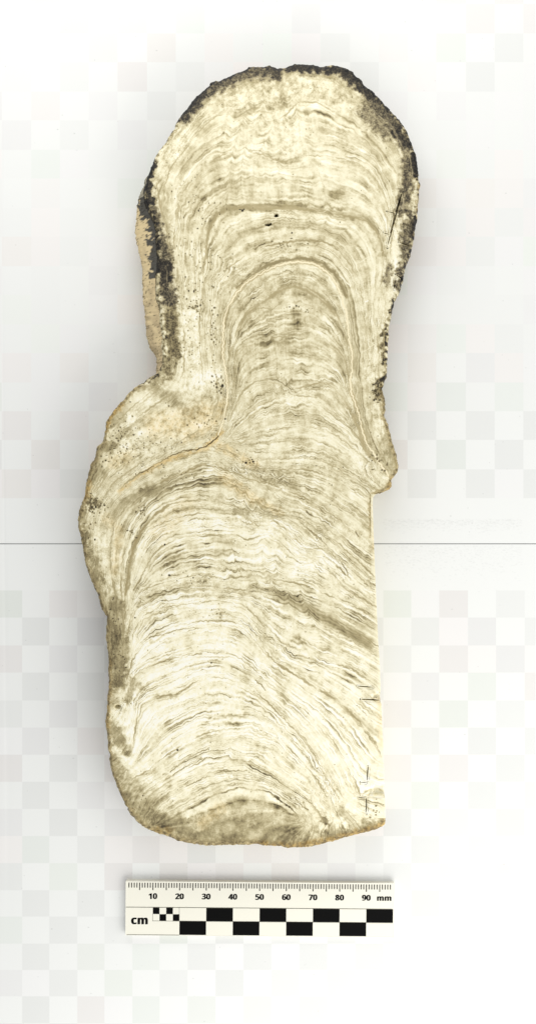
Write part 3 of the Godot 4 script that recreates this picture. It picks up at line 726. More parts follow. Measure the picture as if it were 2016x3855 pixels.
func face_lines(tone: PackedFloat32Array, tint: PackedFloat32Array, iw: int, ih: int) -> void:
	# mineral veins, hairline cracks and pores, drawn stroke by stroke
	var rng := RandomNumberGenerator.new()
	rng.seed = 77
	for g in growth_lines():
		if g[0] == 22.0 or g[0] < 1.0: continue
		var late: bool = g[0] > 15.5
		line(tone, tint, iw, ih, g[1], 3.6, 0.52 if late else 0.44, 0.6, 0.08, rng, 1.3)
		var q := PackedVector2Array()
		for p in g[1]: q.append(p + Vector2(3.0, 14.0))
		line(tone, tint, iw, ih, q, 2.4, 0.6, 0.45, 0.08, rng, 1.6)
	# the flat-topped shoulder band, the arch inside it, and its pale vein
	line(tone, tint, iw, ih, PackedVector2Array([Vector2(770, 1000), Vector2(778, 930), Vector2(784, 880), Vector2(798, 838), Vector2(820, 806), Vector2(856, 786), Vector2(920, 780), Vector2(1000, 788), Vector2(1074, 782), Vector2(1167, 792), Vector2(1260, 806), Vector2(1334, 820), Vector2(1384, 834), Vector2(1412, 866), Vector2(1432, 908), Vector2(1440, 960)]), 10.0, 0.50, 0.5, 0.1, rng, 0.5)
	line(tone, tint, iw, ih, PackedVector2Array([Vector2(940, 775), Vector2(1000, 785), Vector2(1074, 780), Vector2(1150, 788)]), 24.0, 0.56, 0.18, 0.1, rng, 0.5)
	line(tone, tint, iw, ih, PackedVector2Array([Vector2(890, 1086), Vector2(940, 1040), Vector2(1000, 1000), Vector2(1060, 982), Vector2(1130, 973), Vector2(1170, 976), Vector2(1210, 990), Vector2(1255, 1026), Vector2(1285, 1072), Vector2(1302, 1120)]), 11.0, 0.42, 0.5, 0.12, rng, 0.5)
	line(tone, tint, iw, ih, PackedVector2Array([Vector2(893, 1250), Vector2(925, 1185), Vector2(987, 1138), Vector2(1024, 1112), Vector2(1075, 1086), Vector2(1107, 1078), Vector2(1148, 1090), Vector2(1194, 1118), Vector2(1231, 1148), Vector2(1262, 1190)]), 10.0, 0.52, 0.45, 0.1, rng, 0.6)
	line(tone, tint, iw, ih, PackedVector2Array([Vector2(1000, 928), Vector2(1074, 913), Vector2(1148, 905), Vector2(1208, 909), Vector2(1252, 923)]), 5.0, 0.45, 0.6, 0.1, rng, 0.7)
	line(tone, tint, iw, ih, PackedVector2Array([Vector2(590, 690), Vector2(603, 780), Vector2(625, 860), Vector2(636, 930), Vector2(650, 970)]), 6.0, 0.52, 0.55, 0.1, rng, 0.6)
	line(tone, tint, iw, ih, PackedVector2Array([Vector2(474, 2240), Vector2(487, 2130), Vector2(506, 2054), Vector2(536, 1993), Vector2(586, 1936), Vector2(637, 1902)]), 10.0, 0.48, 0.5, 0.2, rng, 0.6)
	line(tone, tint, iw, ih, PackedVector2Array([Vector2(603, 1816), Vector2(683, 1782), Vector2(759, 1750), Vector2(830, 1762), Vector2(900, 1790), Vector2(1000, 1822)]), 5.0, 0.45, 0.6, 0.2, rng, 0.7)
	line(tone, tint, iw, ih, PackedVector2Array([Vector2(1330, 1560), Vector2(1350, 1625), Vector2(1372, 1690), Vector2(1410, 1735)]), 14.0, 0.55, 0.3, 0.15, rng, 0.5)
	line(tone, tint, iw, ih, PackedVector2Array([Vector2(1045, 2500), Vector2(1135, 2556), Vector2(1206, 2600), Vector2(1264, 2634), Vector2(1318, 2684), Vector2(1362, 2734), Vector2(1411, 2800)]), 9.0, 0.5, 0.5, 0.1, rng, 0.8)
	line(tone, tint, iw, ih, vein_line(), 13.0, 0.58, 0.45, 0.25, rng, 0.4)
	line(tone, tint, iw, ih, vein_line(), 5.5, 0.99, 1.6, 0.22, rng, 0.3)
	# rusty border of the crack
	line(tone, tint, iw, ih, PackedVector2Array([Vector2(835, 1625), Vector2(812, 1658), Vector2(770, 1688), Vector2(700, 1702), Vector2(640, 1726), Vector2(580, 1756), Vector2(520, 1792), Vector2(450, 1850)]), 9.0, 0.72, 0.22, 0.8, rng, 0.5)
	line(tone, tint, iw, ih, PackedVector2Array([Vector2(845, 1500), Vector2(842, 1560), Vector2(815, 1610), Vector2(780, 1650), Vector2(735, 1675)]), 6.0, 0.86, 0.5, 0.25, rng)
	line(tone, tint, iw, ih, PackedVector2Array([Vector2(878, 1100), Vector2(930, 1052), Vector2(985, 1020), Vector2(1050, 992)]), 2.0, 0.88, 0.6, 0.1, rng)
	line(tone, tint, iw, ih, PackedVector2Array([Vector2(1300, 1130), Vector2(1312, 1210), Vector2(1318, 1290)]), 2.0, 0.9, 0.4, 0.1, rng)
	# crack with iron stain between the foot of the lobe and the lower column
	line(tone, tint, iw, ih, PackedVector2Array([Vector2(822, 1640), Vector2(808, 1655), Vector2(790, 1672), Vector2(765, 1684), Vector2(735, 1693)]), 3.2, 0.02, 1.0, 0.7, rng)
	line(tone, tint, iw, ih, PackedVector2Array([Vector2(735, 1693), Vector2(690, 1698), Vector2(650, 1712), Vector2(625, 1728), Vector2(580, 1748), Vector2(550, 1772), Vector2(520, 1785)]), 3.0, 0.18, 0.9, 0.7, rng)
	line(tone, tint, iw, ih, PackedVector2Array([Vector2(672, 1704), Vector2(640, 1716)]), 2.6, 0.08, 1.0, 0.8, rng)
	line(tone, tint, iw, ih, PackedVector2Array([Vector2(580, 1754), Vector2(525, 1783)]), 3.0, 0.08, 1.0, 0.8, rng)
	line(tone, tint, iw, ih, PackedVector2Array([Vector2(997, 915), Vector2(975, 925), Vector2(957, 939)]), 2.6, 0.1, 1.0, 0.4, rng)
	line(tone, tint, iw, ih, PackedVector2Array([Vector2(562, 1300), Vector2(700, 1305)]), 0.0, 0.5, 0.0, 0.0, rng)
	line(tone, tint, iw, ih, PackedVector2Array([Vector2(365, 2150), Vector2(362, 2070), Vector2(368, 1990), Vector2(378, 1945), Vector2(395, 1900), Vector2(420, 1868)]), 1.6, 0.85, 0.6, 0.3, rng)
	line(tone, tint, iw, ih, PackedVector2Array([Vector2(410, 2310), Vector2(400, 2260), Vector2(390, 2230)]), 1.6, 0.9, 0.7, 0.1, rng)
	line(tone, tint, iw, ih, PackedVector2Array([Vector2(328, 2110), Vector2(340, 2150), Vector2(352, 2200), Vector2(366, 2220)]), 2.0, 0.85, 0.6, 0.1, rng)
	line(tone, tint, iw, ih, PackedVector2Array([Vector2(1000, 1425), Vector2(1040, 1430), Vector2(1075, 1450), Vector2(1100, 1467), Vector2(1140, 1462), Vector2(1165, 1455), Vector2(1205, 1459)]), 2.2, 0.28, 0.8, 0.0, rng)
	line(tone, tint, iw, ih, PackedVector2Array([Vector2(1360, 1330), Vector2(1390, 1310), Vector2(1405, 1297), Vector2(1416, 1308)]), 1.4, 1.05, 0.9, 0.0, rng)
	line(tone, tint, iw, ih, PackedVector2Array([Vector2(1340, 930), Vector2(1395, 945), Vector2(1440, 948)]), 1.4, 0.95, 0.7, 0.0, rng)
	line(tone, tint, iw, ih, PackedVector2Array([Vector2(1346, 990), Vector2(1370, 977), Vector2(1385, 970)]), 1.8, 1.0, 0.9, 0.0, rng)
	line(tone, tint, iw, ih, PackedVector2Array([Vector2(1284, 1040), Vector2(1296, 1055), Vector2(1318, 1080)]), 3.0, 1.15, 0.9, 0.0, rng)
	line(tone, tint, iw, ih, PackedVector2Array([Vector2(1337, 1088), Vector2(1345, 1110)]), 4.0, 1.2, 1.0, 0.0, rng)
	line(tone, tint, iw, ih, PackedVector2Array([Vector2(1372, 1135), Vector2(1385, 1132)]), 4.0, 1.2, 1.0, 0.0, rng)
	line(tone, tint, iw, ih, PackedVector2Array([Vector2(1250, 1110), Vector2(1268, 1116), Vector2(1284, 1114)]), 1.6, 1.1, 0.9, 0.0, rng)
	line(tone, tint, iw, ih, PackedVector2Array([Vector2(1018, 1185), Vector2(1020, 1170), Vector2(1024, 1165), Vector2(1040, 1150), Vector2(1065, 1132)]), 2.0, 0.35, 0.7, 0.1, rng)
	line(tone, tint, iw, ih, PackedVector2Array([Vector2(933, 1190), Vector2(960, 1165), Vector2(990, 1158), Vector2(1015, 1165)]), 2.0, 0.42, 0.7, 0.1, rng)
	line(tone, tint, iw, ih, PackedVector2Array([Vector2(960, 1278), Vector2(990, 1268), Vector2(1020, 1262), Vector2(1050, 1258), Vector2(1090, 1262), Vector2(1120, 1252), Vector2(1165, 1252)]), 2.0, 0.42, 0.7, 0.0, rng)
	# dark open laminae on the right of the lower column
	for l in [[1200, 2052, 1240, 2075, 1262, 2100], [1275, 2105, 1295, 2135, 1310, 2165], [1215, 2055, 1252, 2082], [1180, 2045, 1200, 2060], [1130, 1968, 1165, 1995, 1195, 2030], [1335, 2000, 1350, 2020], [1230, 2095, 1280, 2140, 1320, 2185], [1250, 2115, 1300, 2165], [1370, 2195, 1410, 2222], [1380, 2182, 1412, 2205]]:
		var p := PackedVector2Array(v2(l))
		line(tone, tint, iw, ih, p, rng.randf_range(2.4, 4.0), 0.30, 0.85, 0.1, rng)
	for l in [[640, 2905, 690, 2865, 740, 2835, 790, 2815], [650, 2918, 700, 2880, 760, 2850], [700, 2960, 760, 2930, 830, 2905, 900, 2900], [960, 2560, 985, 2580, 1000, 2600], [1362, 2675, 1400, 2715], [1110, 3000, 1130, 3030, 1160, 3050], [1390, 2660, 1405, 2690], [560, 2400, 620, 2385, 690, 2365, 740, 2362], [640, 2490, 700, 2470, 760, 2460]]:
		line(tone, tint, iw, ih, PackedVector2Array(v2(l)), 2.8, 0.34, 0.9, 0.1, rng)
	# pores: [centre, spread, how many, size]
	var spots := [[430, 1610, 45, 55, 55, 2.6], [450, 1660, 60, 25, 40, 2.8], [560, 1690, 110, 50, 75, 2.2], [470, 1730, 60, 30, 30, 3.0], [345, 1905, 16, 26, 40, 4.2], [372, 1900, 20, 22, 30, 3.0], [330, 2020, 16, 50, 18, 3.4], [735, 1150, 18, 30, 40, 3.2], [805, 1240, 9, 110, 40, 3.2], [812, 1440, 14, 30, 25, 3.6], [700, 730, 60, 60, 18, 2.4], [800, 790, 40, 20, 14, 2.6], [740, 950, 60, 90, 40, 2.4], [1080, 925, 60, 12, 22, 3.0], [840, 1010, 60, 50, 20, 2.6], [440, 2380, 20, 100, 36, 2.8], [690, 1790, 60, 20, 20, 2.4], [525, 1925, 14, 14, 16, 3.4], [500, 2005, 12, 14, 8, 3.6], [815, 2305, 30, 14, 12, 2.6], [740, 2170, 60, 12, 16, 2.4], [940, 1738, 26, 12, 9, 3.0], [1412, 1735, 22, 20, 16, 3.6], [1418, 1475, 13, 26, 50, 3.6], [1420, 3040, 12, 24, 10, 3.4], [1125, 1160, 30, 12, 14, 3.0], [500, 3040, 40, 40, 20, 2.4], [700, 1320, 50, 60, 36, 2.4], [760, 1590, 50, 40, 22, 2.8], [1230, 1790, 80, 40, 10, 2.2], [680, 1090, 50, 60, 30, 2.4]]
	for s in spots:
		for k in s[4]:
			var c := Vector2(s[0] + rng.randfn() * s[2] * 0.85, s[1] + rng.randfn() * s[3] * 0.85)
			dot(tone, iw, ih, c, s[5] * rng.randf_range(0.4, 1.25), rng.randf_range(0.05, 0.35), rng.randf_range(0.5, 1.0))
	for k in 800:
		dot(tone, iw, ih, Vector2(rng.randf_range(320, 1540), rng.randf_range(300, 3150)), rng.randf_range(1.0, 2.4), rng.randf_range(0.2, 0.4), rng.randf_range(0.3, 0.9))
	for s in [[1040, 809, 4.6], [1036, 814, 4.6], [1002, 847, 4.6], [1010, 846, 4.6], [1018, 842, 3.0], [912, 793, 5.0], [903, 789, 2.6], [918, 788, 2.6], [668, 2823, 4.0], [620, 2050, 3.4], [637, 2165, 4.0], [1514, 470, 4.6], [795, 2495, 3.0], [1098, 877, 3.0], [925, 1742, 5.0], [952, 1738, 4.0], [837, 1452, 6.0], [508, 2325, 2.5]]:
		dot(tone, iw, ih, Vector2(s[0], s[1]), s[2], 0.03, 1.0)


func line(tone: PackedFloat32Array, tint: PackedFloat32Array, iw: int, ih: int, pts: PackedVector2Array, w: float, to: float, k: float, stain: float, rng: RandomNumberGenerator, gaps := 0.7) -> void:
	if w <= 0.0: return
	for i in pts.size() - 1:
		var len := pts[i].distance_to(pts[i + 1])
		var dir := (pts[i + 1] - pts[i]) / maxf(len, 0.01)
		var steps := int(len / 1.2) + 1
		for s in steps:
			var p := pts[i] + dir * (len * s / steps)
			p += Vector2(-dir.y, dir.x) * nf.get_noise_2d(p.x * 0.05, p.y * 0.05) * 5.0
			var ww := w * (0.85 - 0.25 * gaps + gaps * na.get_noise_2d(p.x * 0.009, p.y * 0.009 + w) + 0.25 * gaps * nb.get_noise_2d(p.x * 0.04, p.y * 0.04))
			if ww < 0.4: continue
			var r := int(ceil((ww + 2.0) / TS))
			var ix := int((p.x - FX0) / TS)
			var iy := int((p.y - FY0) / TS)
			for yy in range(maxi(iy - r, 0), mini(iy + r + 1, ih)):
				for xx in range(maxi(ix - r, 0), mini(ix + r + 1, iw)):
					var d := Vector2(FX0 + (xx + 0.5) * TS, FY0 + (yy + 0.5) * TS).distance_to(p)
					var m := k * (1.0 - ss(ww * 0.5 - 0.4, ww * 0.5 + 1.6, d)) * 0.45
					if m <= 0.0: continue
					var q := yy * iw + xx
					tone[q] = lerpf(tone[q], to, m)
					tint[q] = lerpf(tint[q], stain, m)


func dot(tone: PackedFloat32Array, iw: int, ih: int, c: Vector2, r: float, to: float, k: float) -> void:
	var n := int(ceil((r + 1.5) / TS))
	var ix := int((c.x - FX0) / TS)
	var iy := int((c.y - FY0) / TS)
	var sq := 1.0 + 0.5 * na.get_noise_2d(c.x, c.y)
	for yy in range(maxi(iy - n, 0), mini(iy + n + 1, ih)):
		for xx in range(maxi(ix - n, 0), mini(ix + n + 1, iw)):
			var p := Vector2(FX0 + (xx + 0.5) * TS, FY0 + (yy + 0.5) * TS) - c
			var d := Vector2(p.x * sq, p.y / sq).length()
			var m := k * (1.0 - ss(r * 0.6, r + 1.0, d))
			if m > 0.0: tone[yy * iw + xx] = lerpf(tone[yy * iw + xx], to, m)


# ---------------------------------------------------------------- the slab: its solid shape

func saw_cuts() -> Array:
	# [from, bend, to, width]
	return [
		[Vector2(1511, 726), Vector2(1490, 800), Vector2(1455, 933), 9.0], [Vector2(1456, 796), Vector2(1472, 800), Vector2(1487, 805), 3.6], [Vector2(1441, 876), Vector2(1454, 880), Vector2(1467, 884), 3.6],
		[Vector2(1498, 912), Vector2(1524, 914), Vector2(1550, 919), 4.6], [Vector2(1488, 1033), Vector2(1500, 1038), Vector2(1512, 1045), 5.0], [Vector2(1486, 1050), Vector2(1484, 1070), Vector2(1479, 1092), 4.0],
		[Vector2(1341, 2582), Vector2(1370, 2585), Vector2(1404, 2587), 5.0], [Vector2(1356, 2633), Vector2(1390, 2634), Vector2(1428, 2637), 6.4], [Vector2(1385, 2883), Vector2(1382, 2910), Vector2(1381, 2941), 5.6],
		[Vector2(1355, 2945), Vector2(1367, 2946), Vector2(1379, 2947), 3.4], [Vector2(1345, 3003), Vector2(1360, 3003), Vector2(1376, 3005), 3.4], [Vector2(1376, 3002), Vector2(1378, 3030), Vector2(1375, 3063), 5.2]]


func bend(c: Array, t: float) -> Vector2:
	var a: Vector2 = c[0]
	var m: Vector2 = c[1] * 2.0 - (c[0] + c[2]) * 0.5
	var b: Vector2 = c[2]
	return a * (1 - t) * (1 - t) + m * 2.0 * t * (1 - t) + b * t * t


func face_height(x: float, y: float, d: float) -> float:
	# metres above or below the plane of the cut
	var h := na.get_noise_2d(x * 0.02, y * 0.02) * 0.00004 + nf.get_noise_2d(x * 0.09, y * 0.09) * 0.00003
	# rough edges are worn round
	if not (x > 1390.0 and y > 1855.0 and y < 3085.0):
		var w := 9.0 + 8.0 * nf.get_noise_2d(x * 0.03 + 20.0, y * 0.03)
		if y > 3040.0: w = 17.0 + 14.0 * nf.get_noise_2d(x * 0.03 + 20.0, y * 0.03)
		var e := clampf(1.0 - d / maxf(w, 3.0), 0.0, 1.0)
		h -= e * e * 0.0011 * (1.0 if y < 3040.0 else 1.8)
	else:
		h -= 0.00025 * pow(clampf(1.0 - d / 4.0, 0.0, 1.0), 2.0)
	# ground facet on the upper right, sloping down to the edge
	if x > 1440.0 and y > 700.0 and y < 1260.0:
		var edge := 1506.0
		if y < 830.0: edge = 1556.0
		elif y < 950.0: edge = lerpf(1506.0, 1493.0, (y - 830.0) / 120.0)
		elif y < 1090.0: edge = lerpf(1496.0, 1478.0, (y - 950.0) / 140.0)
		else: edge = lerpf(1478.0, 1448.0, (y - 1090.0) / 170.0)
		if x > edge: h -= minf(0.006, (x - edge) * KS * 0.75)
	# chips beside the saw cuts on the lower right
	h -= 0.0014 * ss(0.0, 10.0, minf(minf(x - 1398.0, y - 2598.0 - (1430.0 - x) * 0.6), 2636.0 - y))
	h -= 0.0016 * ss(0.0, 12.0, minf(minf(x - 1381.0, y - 2950.0 - (1440.0 - x) * 0.25), 3004.0 - y))
	h -= 0.0014 * ss(0.0, 6.0, minf(minf(x - 1404.0, y - 2955.0), 3000.0 - y))
	# pits
	for p in [[1040.0, 811.0, 7.0, 6.0], [1010.0, 845.0, 11.0, 4.6], [444.0, 2662.0, 12.0, 9.0]]:
		var e := Vector2((x - p[0]) / p[2], (y - p[1]) / p[3]).length()
		if e < 1.3: h -= 0.0022 * (1.0 - ss(0.5, 1.2, e))
	# porous hollow in the right-hand notch
	var hol := Vector2((x - 1424.0) / 17.0, (y - 1472.0) / 32.0).length()
	if hol < 1.3: h -= 0.0016 * (1.0 - ss(0.5, 1.2, hol)) + 0.0009 * maxf(0.0, nc.get_noise_2d(x * 0.12, y * 0.12)) * (1.0 - ss(0.7, 1.1, hol))
	return h


func build_slab() -> void:
	trace_outline()
	make_rim()
	solve_fields()
	face_mat = plain(Color.WHITE, 0.55, 0.4)
	face_mat.albedo_texture = face_texture()
	var slab := thing("stone_specimen", "tall cream and taupe banded stone slab with charcoal crust, sawn straight on its lower right", "stone slab")
	var cuts := saw_cuts()
	# --- cut face: a fine height field whose border is drawn onto the rim
	var step := 4.0
	var nx := int(FW / step) + 2
	var ny := int(FH / step) + 2
	var index := PackedInt32Array()
	index.resize(nx * ny)
	index.fill(-1)
	var ins := PackedByteArray()
	ins.resize(nx * ny)
	for j in ny:
		var cr := crossings(FY0 + j * step + 0.01)
		for k in range(0, cr.size() - 1, 2):
			var i0 := maxi(0, int(ceil((cr[k] - FX0) / step)))
			var i1 := mini(nx - 1, int(floor((cr[k + 1] - FX0) / step)))
			for i in range(i0, i1 + 1): ins[j * nx + i] = 1
	var bucket := {}
	for i in rim.size():
		var key := Vector2i(int(rim[i].x / 16.0), int(rim[i].y / 16.0))
		if not bucket.has(key): bucket[key] = PackedInt32Array()
		var l: PackedInt32Array = bucket[key]
		l.append(i)
		bucket[key] = l
	var hs := PackedFloat32Array()
	var pos := PackedVector3Array()
	var uvs := PackedVector2Array()
	var idx := PackedInt32Array()
	for j in ny - 1:
		for i in nx - 1:
			var q := [j * nx + i, j * nx + i + 1, (j + 1) * nx + i + 1, (j + 1) * nx + i]
			if ins[q[0]] + ins[q[1]] + ins[q[2]] + ins[q[3]] == 0: continue
			var got := []
			for m in q:
				if index[m] < 0:
					var x: float = FX0 + (m % nx) * step
					var y: float = FY0 + (m / nx) * step
					var d := at(fd, x, y)
					if ins[m] == 0:
						var p := nearest(bucket, Vector2(x, y))
						x = p.x
						y = p.y
						d = 0.0
					elif d < 26.0:
						d = nearest(bucket, Vector2(x, y)).distance_to(Vector2(x, y))
					var h := face_height(x, y, d)
					if x > 1335.0 and ins[m] == 1:
						for c in cuts:
							for s in 9:
								if bend(c, s / 8.0).distance_to(Vector2(x, y)) > 40.0: continue
								var near := Geometry2D.get_closest_point_to_segment(Vector2(x, y), bend(c, maxf(0.0, s / 8.0 - 0.07)), bend(c, minf(1.0, s / 8.0 + 0.07)))
								if near.distance_to(Vector2(x, y)) < c[3] * 0.5 * sqrt(maxf(0.0, 1.0 - pow(absf(s / 4.0 - 1.0), 2.0))) + 1.0: h = minf(h, -0.0045)
					index[m] = pos.size()
					pos.append(Vector3((x - CX) * KS, SLAB_H + h, (y - CY) * KS))
					uvs.append(Vector2((x - FX0) / FW, (y - FY0) / FH))
				got.append(index[m])
			for m in [got[0], got[1], got[2], got[0], got[2], got[3]]: idx.append(m)
	var nor := PackedVector3Array()
	nor.resize(pos.size())
	for t in range(0, idx.size(), 3):
		var nn := (pos[idx[t + 2]] - pos[idx[t]]).cross(pos[idx[t + 1]] - pos[idx[t]])
		for m in 3: nor[idx[t + m]] += nn
	for i in nor.size(): nor[i] = nor[i].normalized() if nor[i].length() > 0.0 else Vector3.UP
	var arr := []
	arr.resize(Mesh.ARRAY_MAX)
	arr[Mesh.ARRAY_VERTEX] = pos
	arr[Mesh.ARRAY_NORMAL] = nor
	arr[Mesh.ARRAY_TEX_UV] = uvs
	arr[Mesh.ARRAY_INDEX] = idx
	var am := ArrayMesh.new()
	am.add_surface_from_arrays(Mesh.PRIMITIVE_TRIANGLES, arr)
	put(am, "cut_face", face_mat, slab)
	# --- sides
	var wall := StandardMaterial3D.new()
	wall.vertex_color_use_as_albedo = true
	wall.roughness = 0.85
	wall.metallic_specular = 0.3
	var n := rim.size()
	var s0 := 0
	while rim_sawn[s0] < 0.5: s0 += 1
	var s1 := s0
	while rim_sawn[s1] > 0.5: s1 += 1
	put(side_mesh(s1, s0 + n), "weathered_side", wall, slab)
	put(side_mesh(s0, s1), "sawn_side", wall, slab)
	var under := SurfaceTool.new()
	under.begin(Mesh.PRIMITIVE_TRIANGLES)
	var tri := Geometry2D.triangulate_polygon(outline)
	for t in range(0, tri.size(), 3):
		for m in [2, 1, 0]:
			var p := outline[tri[t + m]]
			under.set_color(Color(0.4, 0.35, 0.25))
			under.set_normal(Vector3.DOWN)
			under.add_vertex(Vector3((p.x - CX) * KS, 0.0004, (p.y - CY) * KS))
	put(under.commit(), "underside", wall, slab)
	for c in cuts: put(cut_mesh(c), "saw_cut", face_mat, slab)


func nearest(bucket: Dictionary, p: Vector2) -> Vector2:
	var best := p
	var bd := 1e9
	var bi := -1
	var kx := int(p.x / 16.0)
	var ky := int(p.y / 16.0)
	for r in [1, 2]:
		for yy in range(ky - r, ky + r + 1):
			for xx in range(kx - r, kx + r + 1):
				var key := Vector2i(xx, yy)
				if not bucket.has(key): continue
				for i in bucket[key]:
					var d := p.distance_squared_to(rim[i])
					if d < bd:
						bd = d
						bi = i
		if bi >= 0: break
	if bi < 0: return p + Vector2(100, 100)
	var n := rim.size()
	for k in [bi - 1, bi]:
		var q := Geometry2D.get_closest_point_to_segment(p, rim[(k + n) % n], rim[(k + 1 + n) % n])
		var d := p.distance_squared_to(q)
		if d <= bd + 0.001:
			bd = d
			best = q
	return best


func side_bulge(p: Vector2) -> float:
	# how far the weathered side stands out under the face, in pixels
	if p.x > 640.0 or p.y < 640.0 or p.y > 1425.0: return 0.0
	var t := [[640, 0], [660, 18], [690, 16], [722, 24], [757, 36], [800, 56], [838, 80], [866, 86], [914, 78], [967, 70], [1005, 61], [1061, 56], [1124, 56], [1159, 64], [1211, 59], [1264, 64], [1299, 50], [1341, 27], [1375, 26], [1396, 15], [1425, 0]]
	for i in t.size() - 1:
		if p.y <= t[i + 1][0]: return lerpf(t[i][1], t[i + 1][1], (p.y - t[i][0]) / (t[i + 1][0] - t[i][0]))
	return 0.0


func side_mesh(a: int, b: int) -> ArrayMesh:
	var depths := [-0.0004, 0.0, 0.0002, 0.0004, 0.0006, 0.0009, 0.0012, 0.0015, 0.0018, 0.0022, 0.0026, 0.003, 0.0036, 0.0042, 0.005, 0.0066, 0.0084, 0.0105, 0.013, 0.016, 0.02, 0.024, 0.0276]
	for k in range(15, depths.size()): depths[k] *= SLAB_H / 0.0282
	var n := rim.size()
	var st := SurfaceTool.new()
	st.begin(Mesh.PRIMITIVE_TRIANGLES)
	st.set_smooth_group(0)
	var w := b - a + 1
	for k in depths.size():
		for i in range(a, b + 1):
			var p := rim[i % n]
			var wide := 16 if side_bulge(p) > 1.0 else 3
			var d := (rim[(i + wide) % n] - rim[(i - wide + n) % n]).normalized()
			var out := Vector2(d.y, -d.x)
			var sawn: bool = rim_sawn[i % n] > 0.5
			var dep: float = depths[k]
			var top := face_height(p.x, p.y, 0.0)
			var bulge := side_bulge(p)
			if bulge > 1.0: out = out.lerp(Vector2(-1, 0), 0.8).normalized()
			var o := 0.0
			var y := SLAB_H + top - maxf(dep, 0.0)
			if k == 0:
				o = -6.0
				y -= 0.0007
			elif sawn:
				o = -0.2 * nf.get_noise_2d(i * 0.4, dep * 900.0) - dep * 60.0
			else:
				var prof := sin(clampf(dep / 0.005, 0.0, 1.0) * PI * 0.5) if dep < 0.005 else cos((dep - 0.005) / 0.010 * PI * 0.42)
				o = bulge * prof
				o += (nf.get_noise_2d(p.x * 0.035 + dep * 900.0, p.y * 0.035 + dep * 500.0) * 8.0 - 2.5) * ss(0.0, 0.003, dep) * (0.45 if bulge > 1.0 else 1.0)
				if bulge <= 1.0: o -= dep * 900.0 * ss(0.006, 0.015, dep)
			y = maxf(y, 0.0004)
			var q := p + out * o
			# what the side is made of
			var f := nf.get_noise_2d(q.x * 0.05 + (0.0 if bulge > 1.0 else dep * 900.0), q.y * 0.05)
			var f2 := nf.get_noise_2d(q.x * 0.02 + 90.0, q.y * 0.02 + dep * 200.0)
			var c := Color(0.52, 0.43, 0.28)
			if sawn: c = Color(0.74, 0.69, 0.52).darkened(0.06 * absf(f))
			elif bulge > 1.0:
				c = Color(0.72, 0.58, 0.34).lerp(Color(0.48, 0.38, 0.23), clampf(1.3 * f2 + 0.15 + (p.y - 1080.0) / 450.0, 0.0, 0.9))
				var grey: float = 30.0 + 26.0 * f + 20.0 * f2
				if p.y > 735.0 and p.y < 1045.0 and o < grey: c = Color(0.085, 0.08, 0.068).lightened(0.05 * absf(f))
				elif p.y <= 735.0: c = Color(0.36, 0.33, 0.25).darkened(0.4 * absf(f2))
				if nf.get_noise_2d(q.x * 0.10, q.y * 0.10) > 0.40: c = c.darkened(0.65)
				if o < 3.0 and p.y < 1180.0: c = Color(0.02, 0.018, 0.015)
			else:
				c = c.lerp(Color(0.14, 0.11, 0.06), clampf(0.4 + 1.4 * f, 0.0, 1.0))
				if p.y < 700.0: c = c.darkened(0.6)
			st.set_color(c)
			st.add_vertex(Vector3((q.x - CX) * KS, y, (q.y - CY) * KS))
	for k in depths.size() - 1:
		for i in w - 1:
			var m := k * w + i
			for q in [m, m + w, m + 1, m + 1, m + w, m + w + 1]: st.add_index(q)
	st.generate_normals()
	return st.commit()


func cut_mesh(c: Array) -> ArrayMesh:
	# a thin saw kerf: a lens in plan, a deep V in section, with a narrow lip on the face
	var st := SurfaceTool.new()
	st.begin(Mesh.PRIMITIVE_TRIANGLES)
	st.set_smooth_group(-1)
	var rows := []
	var m := 18
	for s in m + 1:
		var t := float(s) / m
		var p := bend(c, t)
		var d := (bend(c, minf(1.0, t + 0.03)) - bend(c, maxf(0.0, t - 0.03))).normalized()
		var side := Vector2(-d.y, d.x)
		var lens := sqrt(maxf(0.0, 1.0 - pow(2.0 * t - 1.0, 2.0)))
		var hw: float = c[3] * 0.5 * lens
		var row := []
		for o in [-hw - 4.5, -hw, -hw * 0.25, hw * 0.25, hw, hw + 4.5]:
			var q: Vector2 = p + side * o
			var h := face_height(q.x, q.y, 40.0) + 0.00003
			if absf(o) < hw * 0.5: h -= 0.0032 * lens
			row.append([Vector3((q.x - CX) * KS, SLAB_H + h, (q.y - CY) * KS), Vector2((q.x - FX0) / FW, (q.y - FY0) / FH)])
		rows.append(row)
	for s in m:
		for k in 5:
			for v in [rows[s][k], rows[s + 1][k], rows[s][k + 1], rows[s][k + 1], rows[s + 1][k], rows[s + 1][k + 1]]:
				st.set_uv(v[1])
				st.add_vertex(v[0])
	st.generate_normals()
	return st.commit()


# ---------------------------------------------------------------- the photo scale

